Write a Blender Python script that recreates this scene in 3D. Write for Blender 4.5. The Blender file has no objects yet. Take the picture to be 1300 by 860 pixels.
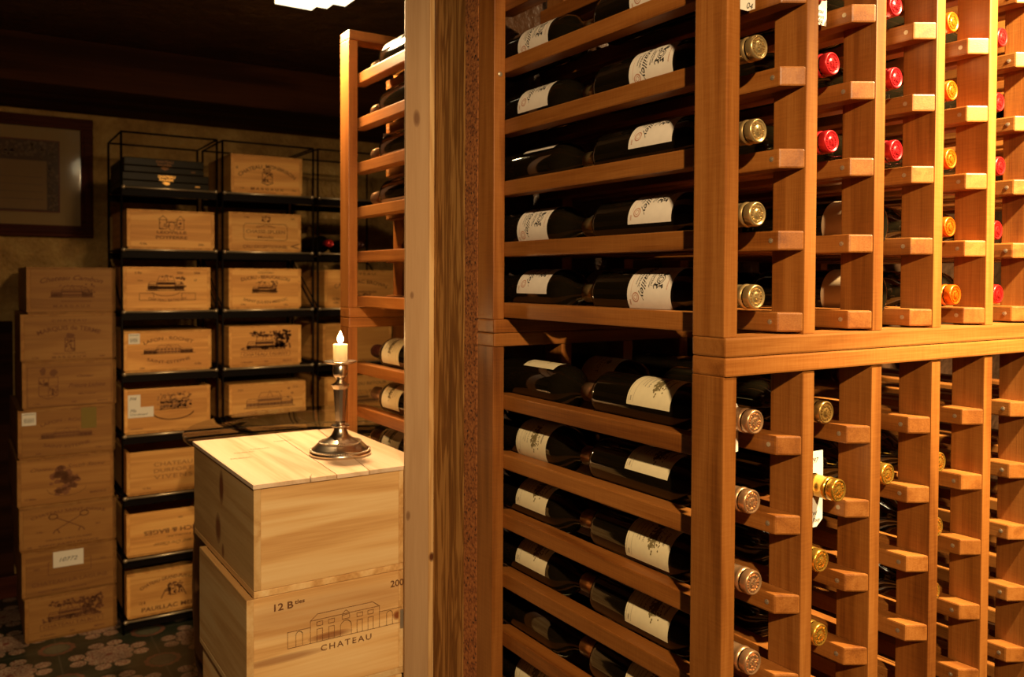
import bpy, bmesh, math, random
from mathutils import Vector, Matrix
PI = math.pi
random.seed(7)
COL = bpy.context.scene.collection
H0 = 1.31            # eye height
# ------------------------------------------------------------------ helpers
def link(o, parent=None):
    COL.objects.link(o)
    if parent is not None: o.parent = parent
    return o

def tag(o, label=None, cat=None, group=None, kind=None):
    if label: o['label'] = label
    if cat: o['category'] = cat
    if group: o['group'] = group
    if kind: o['kind'] = kind
    return o

def thing(name, label, cat, loc=(0, 0, 0), group=None, rotz=0.0):
    o = bpy.data.objects.new(name, None)
    o.empty_display_size = 0.02
    o.location = loc; o.rotation_euler = (0, 0, rotz)
    link(o)
    return tag(o, label, cat, group)

class MB:
    """collects shapes into one mesh"""
    def __init__(s): s.v = []; s.f = []; s.sm = []
    def add(s, vs, fs, smooth=False):
        n = len(s.v); s.v += [tuple(v) for v in vs]
        for f in fs: s.f.append(tuple(i + n for i in f)); s.sm.append(smooth)
    def box(s, x0, x1, y0, y1, z0, z1, b=0.0):
        if b <= 0:
            vs = [(x, y, z) for x in (x0, x1) for y in (y0, y1) for z in (z0, z1)]
            s.add(vs, [(0, 1, 3, 2), (4, 6, 7, 5), (0, 4, 5, 1), (2, 3, 7, 6), (0, 2, 6, 4), (1, 5, 7, 3)]); return
        bm = bmesh.new()
        bmesh.ops.create_cube(bm, size=1.0)
        for v in bm.verts:
            v.co = Vector(((x0 + x1) / 2 + v.co.x * (x1 - x0), (y0 + y1) / 2 + v.co.y * (y1 - y0), (z0 + z1) / 2 + v.co.z * (z1 - z0)))
        b = min(b, 0.45 * min(x1 - x0, y1 - y0, z1 - z0))
        bmesh.ops.bevel(bm, geom=bm.edges[:], offset=b, segments=2, affect='EDGES', profile=0.6)
        s.bm(bm)
    def bm(s, bm, smooth=False):
        bm.verts.ensure_lookup_table()
        s.add([v.co.copy() for v in bm.verts], [tuple(v.index for v in f.verts) for f in bm.faces], smooth)
        bm.free()
    def prism(s, pts, z0, z1, b=0.0):
        """plan outline (x,y) extruded in z"""
        bm = bmesh.new()
        lo = [bm.verts.new((p[0], p[1], z0)) for p in pts]; hi = [bm.verts.new((p[0], p[1], z1)) for p in pts]
        n = len(pts)
        bm.faces.new(lo[::-1]); bm.faces.new(hi)
        for i in range(n): bm.faces.new((lo[i], lo[(i + 1) % n], hi[(i + 1) % n], hi[i]))
        if b: bmesh.ops.bevel(bm, geom=bm.edges[:], offset=b, segments=2, affect='EDGES', profile=0.6)
        bmesh.ops.recalc_face_normals(bm, faces=bm.faces[:])
        bm.verts.index_update(); s.bm(bm)
    def lathe(s, prof, seg=32, cx=0, cy=0, smooth=True, sq=1.0):
        """profile [(r,z)] about z; r=0 ends are capped to a point"""
        n0 = len(s.v); rings = []
        for r, z in prof:
            if r < 1e-6: s.v.append((cx, cy, z)); rings.append([len(s.v) - 1])
            else:
                rings.append(list(range(len(s.v), len(s.v) + seg)))
                for k in range(seg):
                    a = 2 * PI * k / seg; s.v.append((cx + r * math.cos(a) * sq, cy + r * math.sin(a), z))
        for A, B in zip(rings, rings[1:]):
            for k in range(seg):
                k2 = (k + 1) % seg
                if len(A) == 1 and len(B) == 1: break
                if len(A) == 1: f = (A[0], B[k2], B[k])
                elif len(B) == 1: f = (A[k], A[k2], B[0])
                else: f = (A[k], A[k2], B[k2], B[k])
                s.f.append(f); s.sm.append(smooth)
    def tube(s, pts, r, seg=8, closed=False):
        pts = [Vector(p) for p in pts]; n = len(pts)
        rings = []; prev = None
        for i, p in enumerate(pts):
            if closed: t = pts[(i + 1) % n] - pts[i - 1]
            else: t = pts[min(i + 1, n - 1)] - pts[max(i - 1, 0)]
            t.normalize()
            a = prev if prev is not None else (Vector((0, 0, 1)) if abs(t.z) < 0.9 else Vector((1, 0, 0)))
            u = (a - t * a.dot(t)); u.normalize(); w = t.cross(u); prev = u
            rings.append(len(s.v))
            for k in range(seg):
                an = 2 * PI * k / seg; s.v.append(tuple(p + u * (r * math.cos(an)) + w * (r * math.sin(an))))
        m = n if closed else n - 1
        for i in range(m):
            A, B = rings[i], rings[(i + 1) % n]
            for k in range(seg):
                k2 = (k + 1) % seg
                s.f.append((A + k, A + k2, B + k2, B + k)); s.sm.append(True)
        if not closed:
            s.f.append(tuple(rings[0] + k for k in range(seg))[::-1]); s.sm.append(False)
            s.f.append(tuple(rings[-1] + k for k in range(seg))); s.sm.append(False)
    def build(s, name, mat, parent=None, loc=None):
        me = bpy.data.meshes.new(name); me.from_pydata(s.v, [], s.f)
        me.polygons.foreach_set('use_smooth', s.sm)
        me.validate(); me.materials.append(mat); me.update()
        bm = bmesh.new(); bm.from_mesh(me); bmesh.ops.recalc_face_normals(bm, faces=bm.faces[:]); bm.to_mesh(me); bm.free()
        o = bpy.data.objects.new(name, me)
        if loc: o.location = loc
        return link(o, parent)

# ------------------------------------------------------------------ materials
def newmat(name):
    m = bpy.data.materials.new(name); m.use_nodes = True
    nt = m.node_tree; nt.nodes.clear()
    out = nt.nodes.new('ShaderNodeOutputMaterial'); p = nt.nodes.new('ShaderNodeBsdfPrincipled')
    nt.links.new(p.outputs[0], out.inputs[0])
    return m, nt, p
def N(nt, t, **k):
    n = nt.nodes.new(t)
    for a, b in k.items(): setattr(n, a, b)
    return n
def ramp(nt, stops):
    r = N(nt, 'ShaderNodeValToRGB'); e = r.color_ramp.elements
    while len(e) < len(stops): e.new(0.5)
    for q, (p, c) in zip(e, stops): q.position = p; q.color = (*c, 1)
    return r
def flat(name, col, rough=0.6, metal=0.0, **k):
    m, nt, p = newmat(name)
    p.inputs['Base Color'].default_value = (*col, 1); p.inputs['Roughness'].default_value = rough; p.inputs['Metallic'].default_value = metal
    for a, b in k.items(): p.inputs[a.replace('_', ' ')].default_value = b
    return m
def math_(nt, op, a, b=None, c=None):
    n = N(nt, 'ShaderNodeMath', operation=op)
    for i, x in enumerate((a, b, c)):
        if x is None: continue
        if isinstance(x, (int, float)): n.inputs[i].default_value = x
        else: nt.links.new(x, n.inputs[i])
    return n.outputs[0]

def wood(name, dark, mid, light, axis, scale=9.0, rough=0.45, streak=0.5, fine=1.0, knots=(), knotcol=(0.10, 0.03, 0.01), coat=0.0, bump=0.15, rings=0.55, spec=0.35, saw=0.0):
    """board wood: grain runs along axis (0,1,2)"""
    m, nt, p = newmat(name); L = nt.links.new
    tc = N(nt, 'ShaderNodeTexCoord'); oi = N(nt, 'ShaderNodeObjectInfo')
    add = N(nt, 'ShaderNodeVectorMath', operation='MULTIPLY_ADD')
    off = N(nt, 'ShaderNodeCombineXYZ')
    for i in range(3): L(oi.outputs['Random'], off.inputs[i])
    L(off.outputs[0], add.inputs[0]); add.inputs[1].default_value = (7.3, 5.1, 9.7) if not knots else (0, 0, 0); L(tc.outputs['Object'], add.inputs[2])
    mp = N(nt, 'ShaderNodeMapping'); sc = [scale] * 3; sc[axis] = scale * 0.07; mp.inputs['Scale'].default_value = sc
    L(add.outputs[0], mp.inputs[0])
    # broad wandering rings
    n1 = N(nt, 'ShaderNodeTexNoise'); n1.inputs['Scale'].default_value = 1.6; n1.inputs['Detail'].default_value = 3; n1.inputs['Distortion'].default_value = 0.6
    L(mp.outputs[0], n1.inputs[0])
    rg = math_(nt, 'MULTIPLY', n1.outputs[0], 26.0 * rings); rg = math_(nt, 'SINE', rg); rg = math_(nt, 'MULTIPLY_ADD', rg, 0.5, 0.5)
    # fine fibres
    mp2 = N(nt, 'ShaderNodeMapping'); sc = [scale * 30 * fine] * 3; sc[axis] = scale * 0.9; mp2.inputs['Scale'].default_value = sc
    L(add.outputs[0], mp2.inputs[0])
    n2 = N(nt, 'ShaderNodeTexNoise'); n2.inputs['Scale'].default_value = 1.0; n2.inputs['Detail'].default_value = 2; L(mp2.outputs[0], n2.inputs[0])
    n3 = N(nt, 'ShaderNodeTexNoise'); n3.inputs['Scale'].default_value = 0.8; L(mp.outputs[0], n3.inputs[0])
    a = math_(nt, 'MULTIPLY', rg, 0.38 * streak / 0.5); b = math_(nt, 'MULTIPLY', n2.outputs[0], 0.36); c = math_(nt, 'MULTIPLY', n3.outputs[0], 0.5)
    v = math_(nt, 'ADD', math_(nt, 'ADD', a, b), c)
    v = math_(nt, 'MULTIPLY', v, 0.88)
    if saw:      # saw marks across the grain
        mp3 = N(nt, 'ShaderNodeMapping'); sc = [scale * 2.5] * 3; sc[axis] = scale * 34; mp3.inputs['Scale'].default_value = sc
        L(add.outputs[0], mp3.inputs[0]); n5 = N(nt, 'ShaderNodeTexNoise'); n5.inputs['Scale'].default_value = 1.0; n5.inputs['Detail'].default_value = 2; L(mp3.outputs[0], n5.inputs[0])
        v = math_(nt, 'ADD', v, math_(nt, 'MULTIPLY_ADD', n5.outputs[0], saw * 2, -saw))
    rp = ramp(nt, [(0.22, dark), (0.52, mid), (0.82, light)]); L(v, rp.inputs[0])
    col = rp.outputs[0]
    # board to board tone
    hs = N(nt, 'ShaderNodeHueSaturation'); L(col, hs.inputs['Color'])
    L(math_(nt, 'MULTIPLY_ADD', oi.outputs['Random'], 0.26, 0.87), hs.inputs['Value']); col = hs.outputs[0]
    for (kc, kr, st) in knots:
        sb = N(nt, 'ShaderNodeVectorMath', operation='SUBTRACT'); L(tc.outputs['Object'], sb.inputs[0]); sb.inputs[1].default_value = kc
        dv = N(nt, 'ShaderNodeVectorMath', operation='DIVIDE'); L(sb.outputs[0], dv.inputs[0]); dv.inputs[1].default_value = kr
        ln = N(nt, 'ShaderNodeVectorMath', operation='LENGTH'); L(dv.outputs[0], ln.inputs[0])
        w = math_(nt, 'ADD', ln.outputs['Value'], math_(nt, 'MULTIPLY', n1.outputs[0], 0.25))
        kk = ramp(nt, [(0.55, (st, st, st)), (0.95, (st * 0.35,) * 3), (1.25 if False else 1.0, (0, 0, 0))]); L(w, kk.inputs[0])
        mx = N(nt, 'ShaderNodeMixRGB'); L(kk.outputs[0], mx.inputs[0]); L(col, mx.inputs[1]); mx.inputs[2].default_value = (*knotcol, 1); col = mx.outputs[0]
    L(col, p.inputs['Base Color'])
    p.inputs['Roughness'].default_value = rough
    p.inputs['Specular IOR Level'].default_value = spec; p.inputs['Coat Weight'].default_value = coat; p.inputs['Coat Roughness'].default_value = 0.3
    bp = N(nt, 'ShaderNodeBump'); bp.inputs['Strength'].default_value = bump; bp.inputs['Distance'].default_value = 0.001
    L(n2.outputs[0], bp.inputs['Height']); L(bp.outputs[0], p.inputs['Normal'])
    return m
RD, RM, RL = (0.12, 0.031, 0.004), (0.26, 0.086, 0.014), (0.39, 0.155, 0.034)
RW = [wood('redwood_%s' % 'xyz'[i], RD, RM, RL, i, scale=14, rough=0.45, streak=0.30, coat=0.03, rings=0.6, fine=1.3, saw=.09) for i in range(3)]
CD, CM, CL = (0.46, 0.185, 0.040), (0.68, 0.33, 0.082), (0.80, 0.46, 0.14)
CR = [wood('crate_pine_%s' % 'xyz'[i], CD, CM, CL, i, scale=11, rough=0.6, streak=0.36, rings=0.8) for i in range(3)]
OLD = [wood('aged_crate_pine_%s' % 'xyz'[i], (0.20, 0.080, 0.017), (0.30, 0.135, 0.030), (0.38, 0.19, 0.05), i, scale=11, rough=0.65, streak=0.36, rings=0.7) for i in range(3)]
HP = {}
HP['top'] = wood('lid_pine', (0.54, 0.34, 0.18), (0.70, 0.49, 0.31), (0.78, 0.58, 0.40), 1, scale=9, rough=0.6, streak=0.5, rings=0.9)
PINE = wood('pale_pine', (0.42, 0.21, 0.075), (0.54, 0.30, 0.125), (0.62, 0.37, 0.17), 2, scale=13, rough=0.5, streak=0.35, rings=1.0)
BROWN = wood('brown_stud_wood', (0.10, 0.034, 0.004), (0.21, 0.085, 0.014), (0.38, 0.19, 0.05), 2, scale=40, rough=0.7, streak=0.62, rings=0.9)
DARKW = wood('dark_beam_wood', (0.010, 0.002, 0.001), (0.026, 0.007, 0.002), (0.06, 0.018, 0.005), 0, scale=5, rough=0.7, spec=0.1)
FRAMEW = wood('frame_wood', (0.03, 0.006, 0.003), (0.06, 0.012, 0.005), (0.10, 0.022, 0.008), 0, scale=10, rough=0.6, spec=0.12)
BAR = wood('barrel_oak', (0.14, 0.06, 0.02), (0.28, 0.13, 0.045), (0.38, 0.19, 0.07), 2, scale=9, rough=0.6)
INK = flat('brown_brand_ink', (0.15, 0.055, 0.016), 0.8)
INK2 = flat('faint_brand_ink', (0.27, 0.12, 0.038), 0.8)
PAPER = flat('white_paper', (0.72, 0.66, 0.55), 0.6)
BLACKP = flat('black_print', (0.015, 0.012, 0.01), 0.6)
GREYP = flat('grey_print', (0.22, 0.17, 0.12), 0.6)
REDP = flat('red_print', (0.52, 0.26, 0.17), 0.6)
SEPIA = flat('sepia_print', (0.20, 0.15, 0.06), 0.6)
STEEL = flat('screw_steel', (0.50, 0.40, 0.28), 0.45, 0.7)
BLKM = flat('black_wire', (0.004, 0.002, 0.001), 0.6, 0.0, Specular_IOR_Level=0.10)
LIPM = flat('worn_steel_lip', (0.50, 0.40, 0.26), 0.35, 0.7)
TAGM = flat('white_plastic_tag', (0.80, 0.74, 0.62), 0.45)
WAX, nt, p = newmat('white_wax'); p.inputs['Base Color'].default_value = (.88, .82, .68, 1)
tl = N(nt, 'ShaderNodeBsdfTranslucent'); tl.inputs[0].default_value = (.95, .85, .62, 1); mx = N(nt, 'ShaderNodeMixShader'); mx.inputs[0].default_value = .6
nt.links.new(p.outputs[0], mx.inputs[1]); nt.links.new(tl.outputs[0], mx.inputs[2]); nt.links.new(mx.outputs[0], [n for n in nt.nodes if n.type == 'OUTPUT_MATERIAL'][0].inputs[0])
TAPE = flat('olive_tape', (0.20, 0.14, 0.03), 0.3)

def bottle_glass(name, col):
    m, nt, p = newmat(name)
    p.inputs['Base Color'].default_value = (*col, 1); p.inputs['Roughness'].default_value = 0.09
    p.inputs['IOR'].default_value = 1.5; p.inputs['Coat Weight'].default_value = 0.4; p.inputs['Coat Roughness'].default_value = 0.03
    return m
GLASS = bottle_glass('dark_bottle_glass', (0.0065, 0.0045, 0.0020))

def capsule_mat(name, col, metal=0.55, rough=0.34):
    m, nt, p = newmat(name); L = nt.links.new
    tc = N(nt, 'ShaderNodeTexCoord'); no = N(nt, 'ShaderNodeTexNoise'); no.inputs['Scale'].default_value = 260; L(tc.outputs['Object'], no.inputs[0])
    p.inputs['Base Color'].default_value = (*col, 1); p.inputs['Metallic'].default_value = metal; p.inputs['Roughness'].default_value = rough
    bp = N(nt, 'ShaderNodeBump'); bp.inputs['Strength'].default_value = 0.12; bp.inputs['Distance'].default_value = 0.0006
    L(no.outputs[0], bp.inputs['Height']); L(bp.outputs[0], p.inputs['Normal'])
    return m
CAP = dict(cream=capsule_mat('cream_gold_foil', (0.58, 0.40, 0.17), .75, .30), copper=capsule_mat('copper_foil', (0.60, 0.33, 0.16), .75, .30),
           red=capsule_mat('bright_red_foil', (0.50, 0.016, 0.020), 0.45, .32), crimson=capsule_mat('crimson_foil', (0.36, 0.010, 0.014), 0.45, .32),
           orange=capsule_mat('orange_foil', (0.66, 0.105, 0.003), 0.45, .32), gold=capsule_mat('yellow_gold_foil', (0.74, 0.40, 0.06), 0.85, 0.25),
           olive=capsule_mat('dull_gold_foil', (0.34, 0.19, 0.05), 0.7, .3), dark=capsule_mat('dark_foil', (0.08, 0.02, 0.012), 0.3),
           scarlet=capsule_mat('scarlet_foil', (0.42, 0.014, 0.012), 0.45, .32))

def paper_label(name, col):
    m, nt, p = newmat(name); L = nt.links.new
    tc = N(nt, 'ShaderNodeTexCoord'); no = N(nt, 'ShaderNodeTexNoise'); no.inputs['Scale'].default_value = 90; no.inputs['Detail'].default_value = 4; L(tc.outputs['Object'], no.inputs[0])
    r = ramp(nt, [(0.3, tuple(c * 0.93 for c in col)), (0.7, col)]); L(no.outputs[0], r.inputs[0]); L(r.outputs[0], p.inputs['Base Color']); p.inputs['Roughness'].default_value = 0.55
    return m
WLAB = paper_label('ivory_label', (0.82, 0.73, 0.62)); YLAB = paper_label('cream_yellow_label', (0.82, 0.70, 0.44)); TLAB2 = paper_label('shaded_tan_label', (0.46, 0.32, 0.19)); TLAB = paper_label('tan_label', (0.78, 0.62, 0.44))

# plaster, floor, cork
def plaster(name, a, b, c, sc=5):
    m, nt, p = newmat(name); L = nt.links.new
    tc = N(nt, 'ShaderNodeTexCoord'); n1 = N(nt, 'ShaderNodeTexNoise'); n1.inputs['Scale'].default_value = sc; n1.inputs['Detail'].default_value = 7; n1.inputs['Roughness'].default_value = 0.65
    L(tc.outputs['Object'], n1.inputs[0]); r = ramp(nt, [(0.3, a), (0.5, b), (0.72, c)]); L(n1.outputs[0], r.inputs[0]); L(r.outputs[0], p.inputs['Base Color'])
    n2 = N(nt, 'ShaderNodeTexNoise'); n2.inputs['Scale'].default_value = sc * 7; n2.inputs['Detail'].default_value = 5; L(tc.outputs['Object'], n2.inputs[0])
    bp = N(nt, 'ShaderNodeBump'); bp.inputs['Strength'].default_value = 0.8; bp.inputs['Distance'].default_value = 0.02; L(n2.outputs[0], bp.inputs['Height']); L(bp.outputs[0], p.inputs['Normal'])
    p.inputs['Roughness'].default_value = 0.42; p.inputs['Specular IOR Level'].default_value = 0.5
    return m
WALLM = plaster('ochre_plaster', (0.30, 0.155, 0.035), (0.52, 0.30, 0.08), (0.70, 0.46, 0.15), 9)
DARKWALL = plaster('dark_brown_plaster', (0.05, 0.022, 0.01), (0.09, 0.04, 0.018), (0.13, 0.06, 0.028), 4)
CEILM = plaster('dark_ceiling_paint', (0.028, 0.012, 0.005), (0.045, 0.020, 0.008), (0.07, 0.034, 0.014), 2)
def cork():
    m, nt, p = newmat('pressed_cork'); L = nt.links.new
    tc = N(nt, 'ShaderNodeTexCoord'); v = N(nt, 'ShaderNodeTexNoise'); v.inputs['Scale'].default_value = 210; v.inputs['Detail'].default_value = 3; L(tc.outputs['Object'], v.inputs[0])
    r = ramp(nt, [(0.30, (0.05, 0.014, 0.004)), (0.44, (0.25, 0.075, 0.014)), (0.64, (0.42, 0.15, 0.035))]); L(v.outputs[0], r.inputs[0])
    v2 = N(nt, 'ShaderNodeTexVoronoi'); v2.inputs['Scale'].default_value = 62; L(tc.outputs['Object'], v2.inputs[0])
    k = ramp(nt, [(0.10, (0.03, 0.008, 0.003)), (0.17, (1, 1, 1))]); L(v2.outputs['Distance'], k.inputs[0])
    mx = N(nt, 'ShaderNodeMixRGB', blend_type='MULTIPLY'); mx.inputs[0].default_value = 1; L(r.outputs[0], mx.inputs[1]); L(k.outputs[0], mx.inputs[2]); L(mx.outputs[0], p.inputs['Base Color'])
    p.inputs['Roughness'].default_value = 0.9
    bp = N(nt, 'ShaderNodeBump'); bp.inputs['Distance'].default_value = 0.002; bp.inputs['Strength'].default_value = 0.6; L(v.outputs[0], bp.inputs['Height']); L(bp.outputs[0], p.inputs['Normal'])
    return m
CORK = cork()
def tiles():
    """encaustic tile: oval medallions on the tile corners, cream four-lobed flowers at the centres"""
    m, nt, p = newmat('patterned_cement_tile'); L = nt.links.new
    tc = N(nt, 'ShaderNodeTexCoord'); mp = N(nt, 'ShaderNodeMapping'); mp.inputs['Location'].default_value = (-0.2593 / 0.2985, -3.336 / 0.283, 0); mp.inputs['Scale'].default_value = (1 / 0.2985, 1 / 0.283, 1)
    L(tc.outputs['Object'], mp.inputs[0]); sp = N(nt, 'ShaderNodeSeparateXYZ'); L(mp.outputs[0], sp.inputs[0])
    def cell(o): return math_(nt, 'SUBTRACT', math_(nt, 'FRACT', math_(nt, 'ADD', o, 0.5)), 0.5)      # 0 at medallion
    u, v = cell(sp.outputs[0]), cell(sp.outputs[1])
    def hyp(a, b): return math_(nt, 'SQRT', math_(nt, 'ADD', math_(nt, 'MULTIPLY', a, a), math_(nt, 'MULTIPLY', b, b)))
    au, av = math_(nt, 'ABSOLUTE', u), math_(nt, 'ABSOLUTE', v)
    d1 = hyp(u, v)
    ang = math_(nt, 'ARCTAN2', v, u); sc = math_(nt, 'MULTIPLY', math_(nt, 'COSINE', math_(nt, 'MULTIPLY', ang, 12.0)), 0.008)
    d1 = math_(nt, 'ADD', d1, sc)
    def mixc(fac, c1, c2):
        n = N(nt, 'ShaderNodeMixRGB'); L(fac, n.inputs[0])
        for i, c in ((1, c1), (2, c2)):
            if isinstance(c, tuple): n.inputs[i].default_value = (*c, 1)
            else: L(c, n.inputs[i])
        return n.outputs[0]
    lt = lambda a, b: math_(nt, 'LESS_THAN', a, b)
    ns = N(nt, 'ShaderNodeTexNoise'); ns.inputs['Scale'].default_value = 130; ns.inputs['Detail'].default_value = 2; L(tc.outputs['Object'], ns.inputs[0])
    flw = mixc(math_(nt, 'GREATER_THAN', ns.outputs[0], 0.52), (0.50, 0.36, 0.25), (0.26, 0.10, 0.06))
    dots = flw
    col = (0.035, 0.040, 0.022)
    # flower: centre plus eight lobes round the cell centre
    du, dv = math_(nt, 'SUBTRACT', 0.5, au), math_(nt, 'SUBTRACT', 0.5, av)
    c0 = None
    for (a, b, r) in ((0.0, 0.0, 0.13), (0.17, 0.0, 0.095), (0.0, 0.17, 0.095), (0.15, 0.15, 0.085), (0.33, 0.10, 0.085), (0.10, 0.33, 0.085)):
        q = lt(hyp(math_(nt, 'SUBTRACT', du, a), math_(nt, 'SUBTRACT', dv, b)), r)
        c0 = q if c0 is None else math_(nt, 'MAXIMUM', c0, q)
    col = mixc(c0, col, flw)
    col = mixc(lt(hyp(du, dv), 0.035), col, (0.25, 0.07, 0.045))
    col = mixc(lt(d1, 0.215), col, (0.035, 0.040, 0.022))
    col = mixc(lt(d1, 0.195), col, (0.24, 0.10, 0.06))
    col = mixc(lt(d1, 0.145), col, (0.10, 0.11, 0.065))
    col = mixc(lt(d1, 0.12), col, (0.17, 0.155, 0.09))
    jo = math_(nt, 'MINIMUM', au, av)
    col = mixc(math_(nt, 'MULTIPLY', lt(jo, 0.008), 0.6), col, (0.13, 0.11, 0.075))
    n4 = N(nt, 'ShaderNodeTexNoise'); n4.inputs['Scale'].default_value = 9; L(tc.outputs['Object'], n4.inputs[0])
    w = N(nt, 'ShaderNodeMixRGB', blend_type='MULTIPLY'); w.inputs[0].default_value = 0.9; L(col, w.inputs[1]); rr = ramp(nt, [(0.3, (0.3, 0.3, 0.3)), (0.65, (.75, .75, .75))]); L(n4.outputs[0], rr.inputs[0]); L(rr.outputs[0], w.inputs[2])
    L(w.outputs[0], p.inputs['Base Color']); p.inputs['Roughness'].default_value = 0.35
    return m
TILE = tiles()

# ------------------------------------------------------------------ ink: flat artwork, mapped onto faces or round bottles
_fc = {}
def glyphs(s, bold=0.0, spc=1.0, shear=0.0):
    k = (s, bold, spc, shear)
    if k in _fc: return _fc[k]
    cu = bpy.data.curves.new('t', 'FONT'); cu.body = s; cu.size = 1.0; cu.offset = bold; cu.space_character = spc; cu.shear = shear; cu.resolution_u = 3; cu.align_x = 'CENTER'
    o = bpy.data.objects.new('t', cu); COL.objects.link(o)
    dg = bpy.context.evaluated_depsgraph_get(); me = o.evaluated_get(dg).to_mesh()
    vs = [(v.co.x, v.co.y) for v in me.vertices]; fs = [tuple(f.vertices) for f in me.polygons]
    o.evaluated_get(dg).to_mesh_clear(); bpy.data.objects.remove(o); bpy.data.curves.remove(cu)
    _fc[k] = (vs, fs); return _fc[k]
class Ink:
    def __init__(s): s.v = []; s.f = []
    def add(s, vs, fs):
        n = len(s.v); s.v += vs; s.f += [tuple(i + n for i in f) for f in fs]
    def text(s, t, cx, cy, h, w=None, arc=0.0, bold=0.020, spc=1.0, shear=0.0, rot=0.0):
        """arc: sagitta of the bent baseline (positive = arched up)"""
        vs, fs = glyphs(t, bold, spc, shear)
        if not vs: return
        x0 = min(v[0] for v in vs); x1 = max(v[0] for v in vs)
        k = h / 0.70; kx = (w / (x1 - x0)) if w else k; mx = (x0 + x1) / 2
        out = []; W = (x1 - x0) * kx
        R = ((W / 2) ** 2 + arc * arc) / (2 * abs(arc)) if arc else None
        for (x, y) in vs:
            x = (x - mx) * kx; y = (y - 0.35) * k
            if R:
                sg = 1 if arc > 0 else -1
                a = x / R; rr = R + sg * y
                x, y = rr * math.sin(a), sg * (rr * math.cos(a) - R) + arc * 0.5
            c_, s_ = math.cos(rot), math.sin(rot)
            out.append((cx + x * c_ - y * s_, cy + x * s_ + y * c_))
        s.add(out, fs)
    def line(s, pts, w=0.0012, closed=False, step=0.02):
        P = list(pts) + ([pts[0]] if closed else [])
        for (a, b) in zip(P, P[1:]):
            dx, dy = b[0] - a[0], b[1] - a[1]; l = math.hypot(dx, dy)
            if l < 1e-7: continue
            ux, uy = dx / l, dy / l; nx, ny = -uy * w / 2, ux * w / 2; e = w / 2
            n = max(1, int(l / step)); vs = []; fs = []
            for i in range(n + 1):
                t = -e + (l + 2 * e) * i / n
                x, y = a[0] + ux * t, a[1] + uy * t
                vs += [(x + nx, y + ny), (x - nx, y - ny)]
                if i: fs.append((2 * i - 2, 2 * i - 1, 2 * i + 1, 2 * i))
            s.add(vs, fs)
    def rect(s, x0, y0, x1, y1):
        s.line([(x0, (y0 + y1) / 2), (x1, (y0 + y1) / 2)], abs(y1 - y0))
    def frame(s, x0, y0, x1, y1, w=0.0012): s.line([(x0, y0), (x1, y0), (x1, y1), (x0, y1)], w, True)
    def blob(s, cx, cy, rx, ry, n=14, rough=0.18, rnd=random):
        vs = [(cx, cy)] + [(cx + rx * (1 + rnd.uniform(-rough, rough)) * math.cos(2 * PI * k / n), cy + ry * (1 + rnd.uniform(-rough, rough)) * math.sin(2 * PI * k / n)) for k in range(n)]
        s.add(vs, [(0, 1 + k, 1 + (k + 1) % n) for k in range(n)])
    def ell(s, cx, cy, rx, ry, w=0.001, a0=0, a1=360, n=28):
        s.line([(cx + rx * math.cos(math.radians(a0 + (a1 - a0) * k / n)), cy + ry * math.sin(math.radians(a0 + (a1 - a0) * k / n))) for k in range(n + 1)], w)
    def specks(s, x0, y0, x1, y1, n, r, rnd):
        for _ in range(n):
            s.blob(rnd.uniform(x0, x1), rnd.uniform(y0, y1), r * rnd.uniform(.5, 1.2), r * rnd.uniform(.5, 1.2), 6, 0.3, rnd)
    def place(s, name, mat, parent, org, ux, uy, off=0.0004):
        org, ux, uy = Vector(org), Vector(ux), Vector(uy); n = ux.cross(uy)
        m = MB(); m.v = [tuple(org + ux * x + uy * y + n * off) for x, y in s.v]; m.f = list(s.f); m.sm = [False] * len(s.f)
        me = bpy.data.meshes.new(name); me.from_pydata(m.v, [], m.f); me.materials.append(mat); me.validate(); me.update()
        return link(bpy.data.objects.new(name, me), parent)
    def wrap(s, name, mat, parent, r, phi0, z0):
        """round a bottle standing on z: x -> angle, y -> height"""
        vs = [(r * math.cos(phi0 + x / r), r * math.sin(phi0 + x / r), z0 + y) for x, y in s.v]
        me = bpy.data.meshes.new(name); me.from_pydata(vs, [], s.f); me.materials.append(mat); me.validate(); me.update()
        return link(bpy.data.objects.new(name, me), parent)

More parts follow.
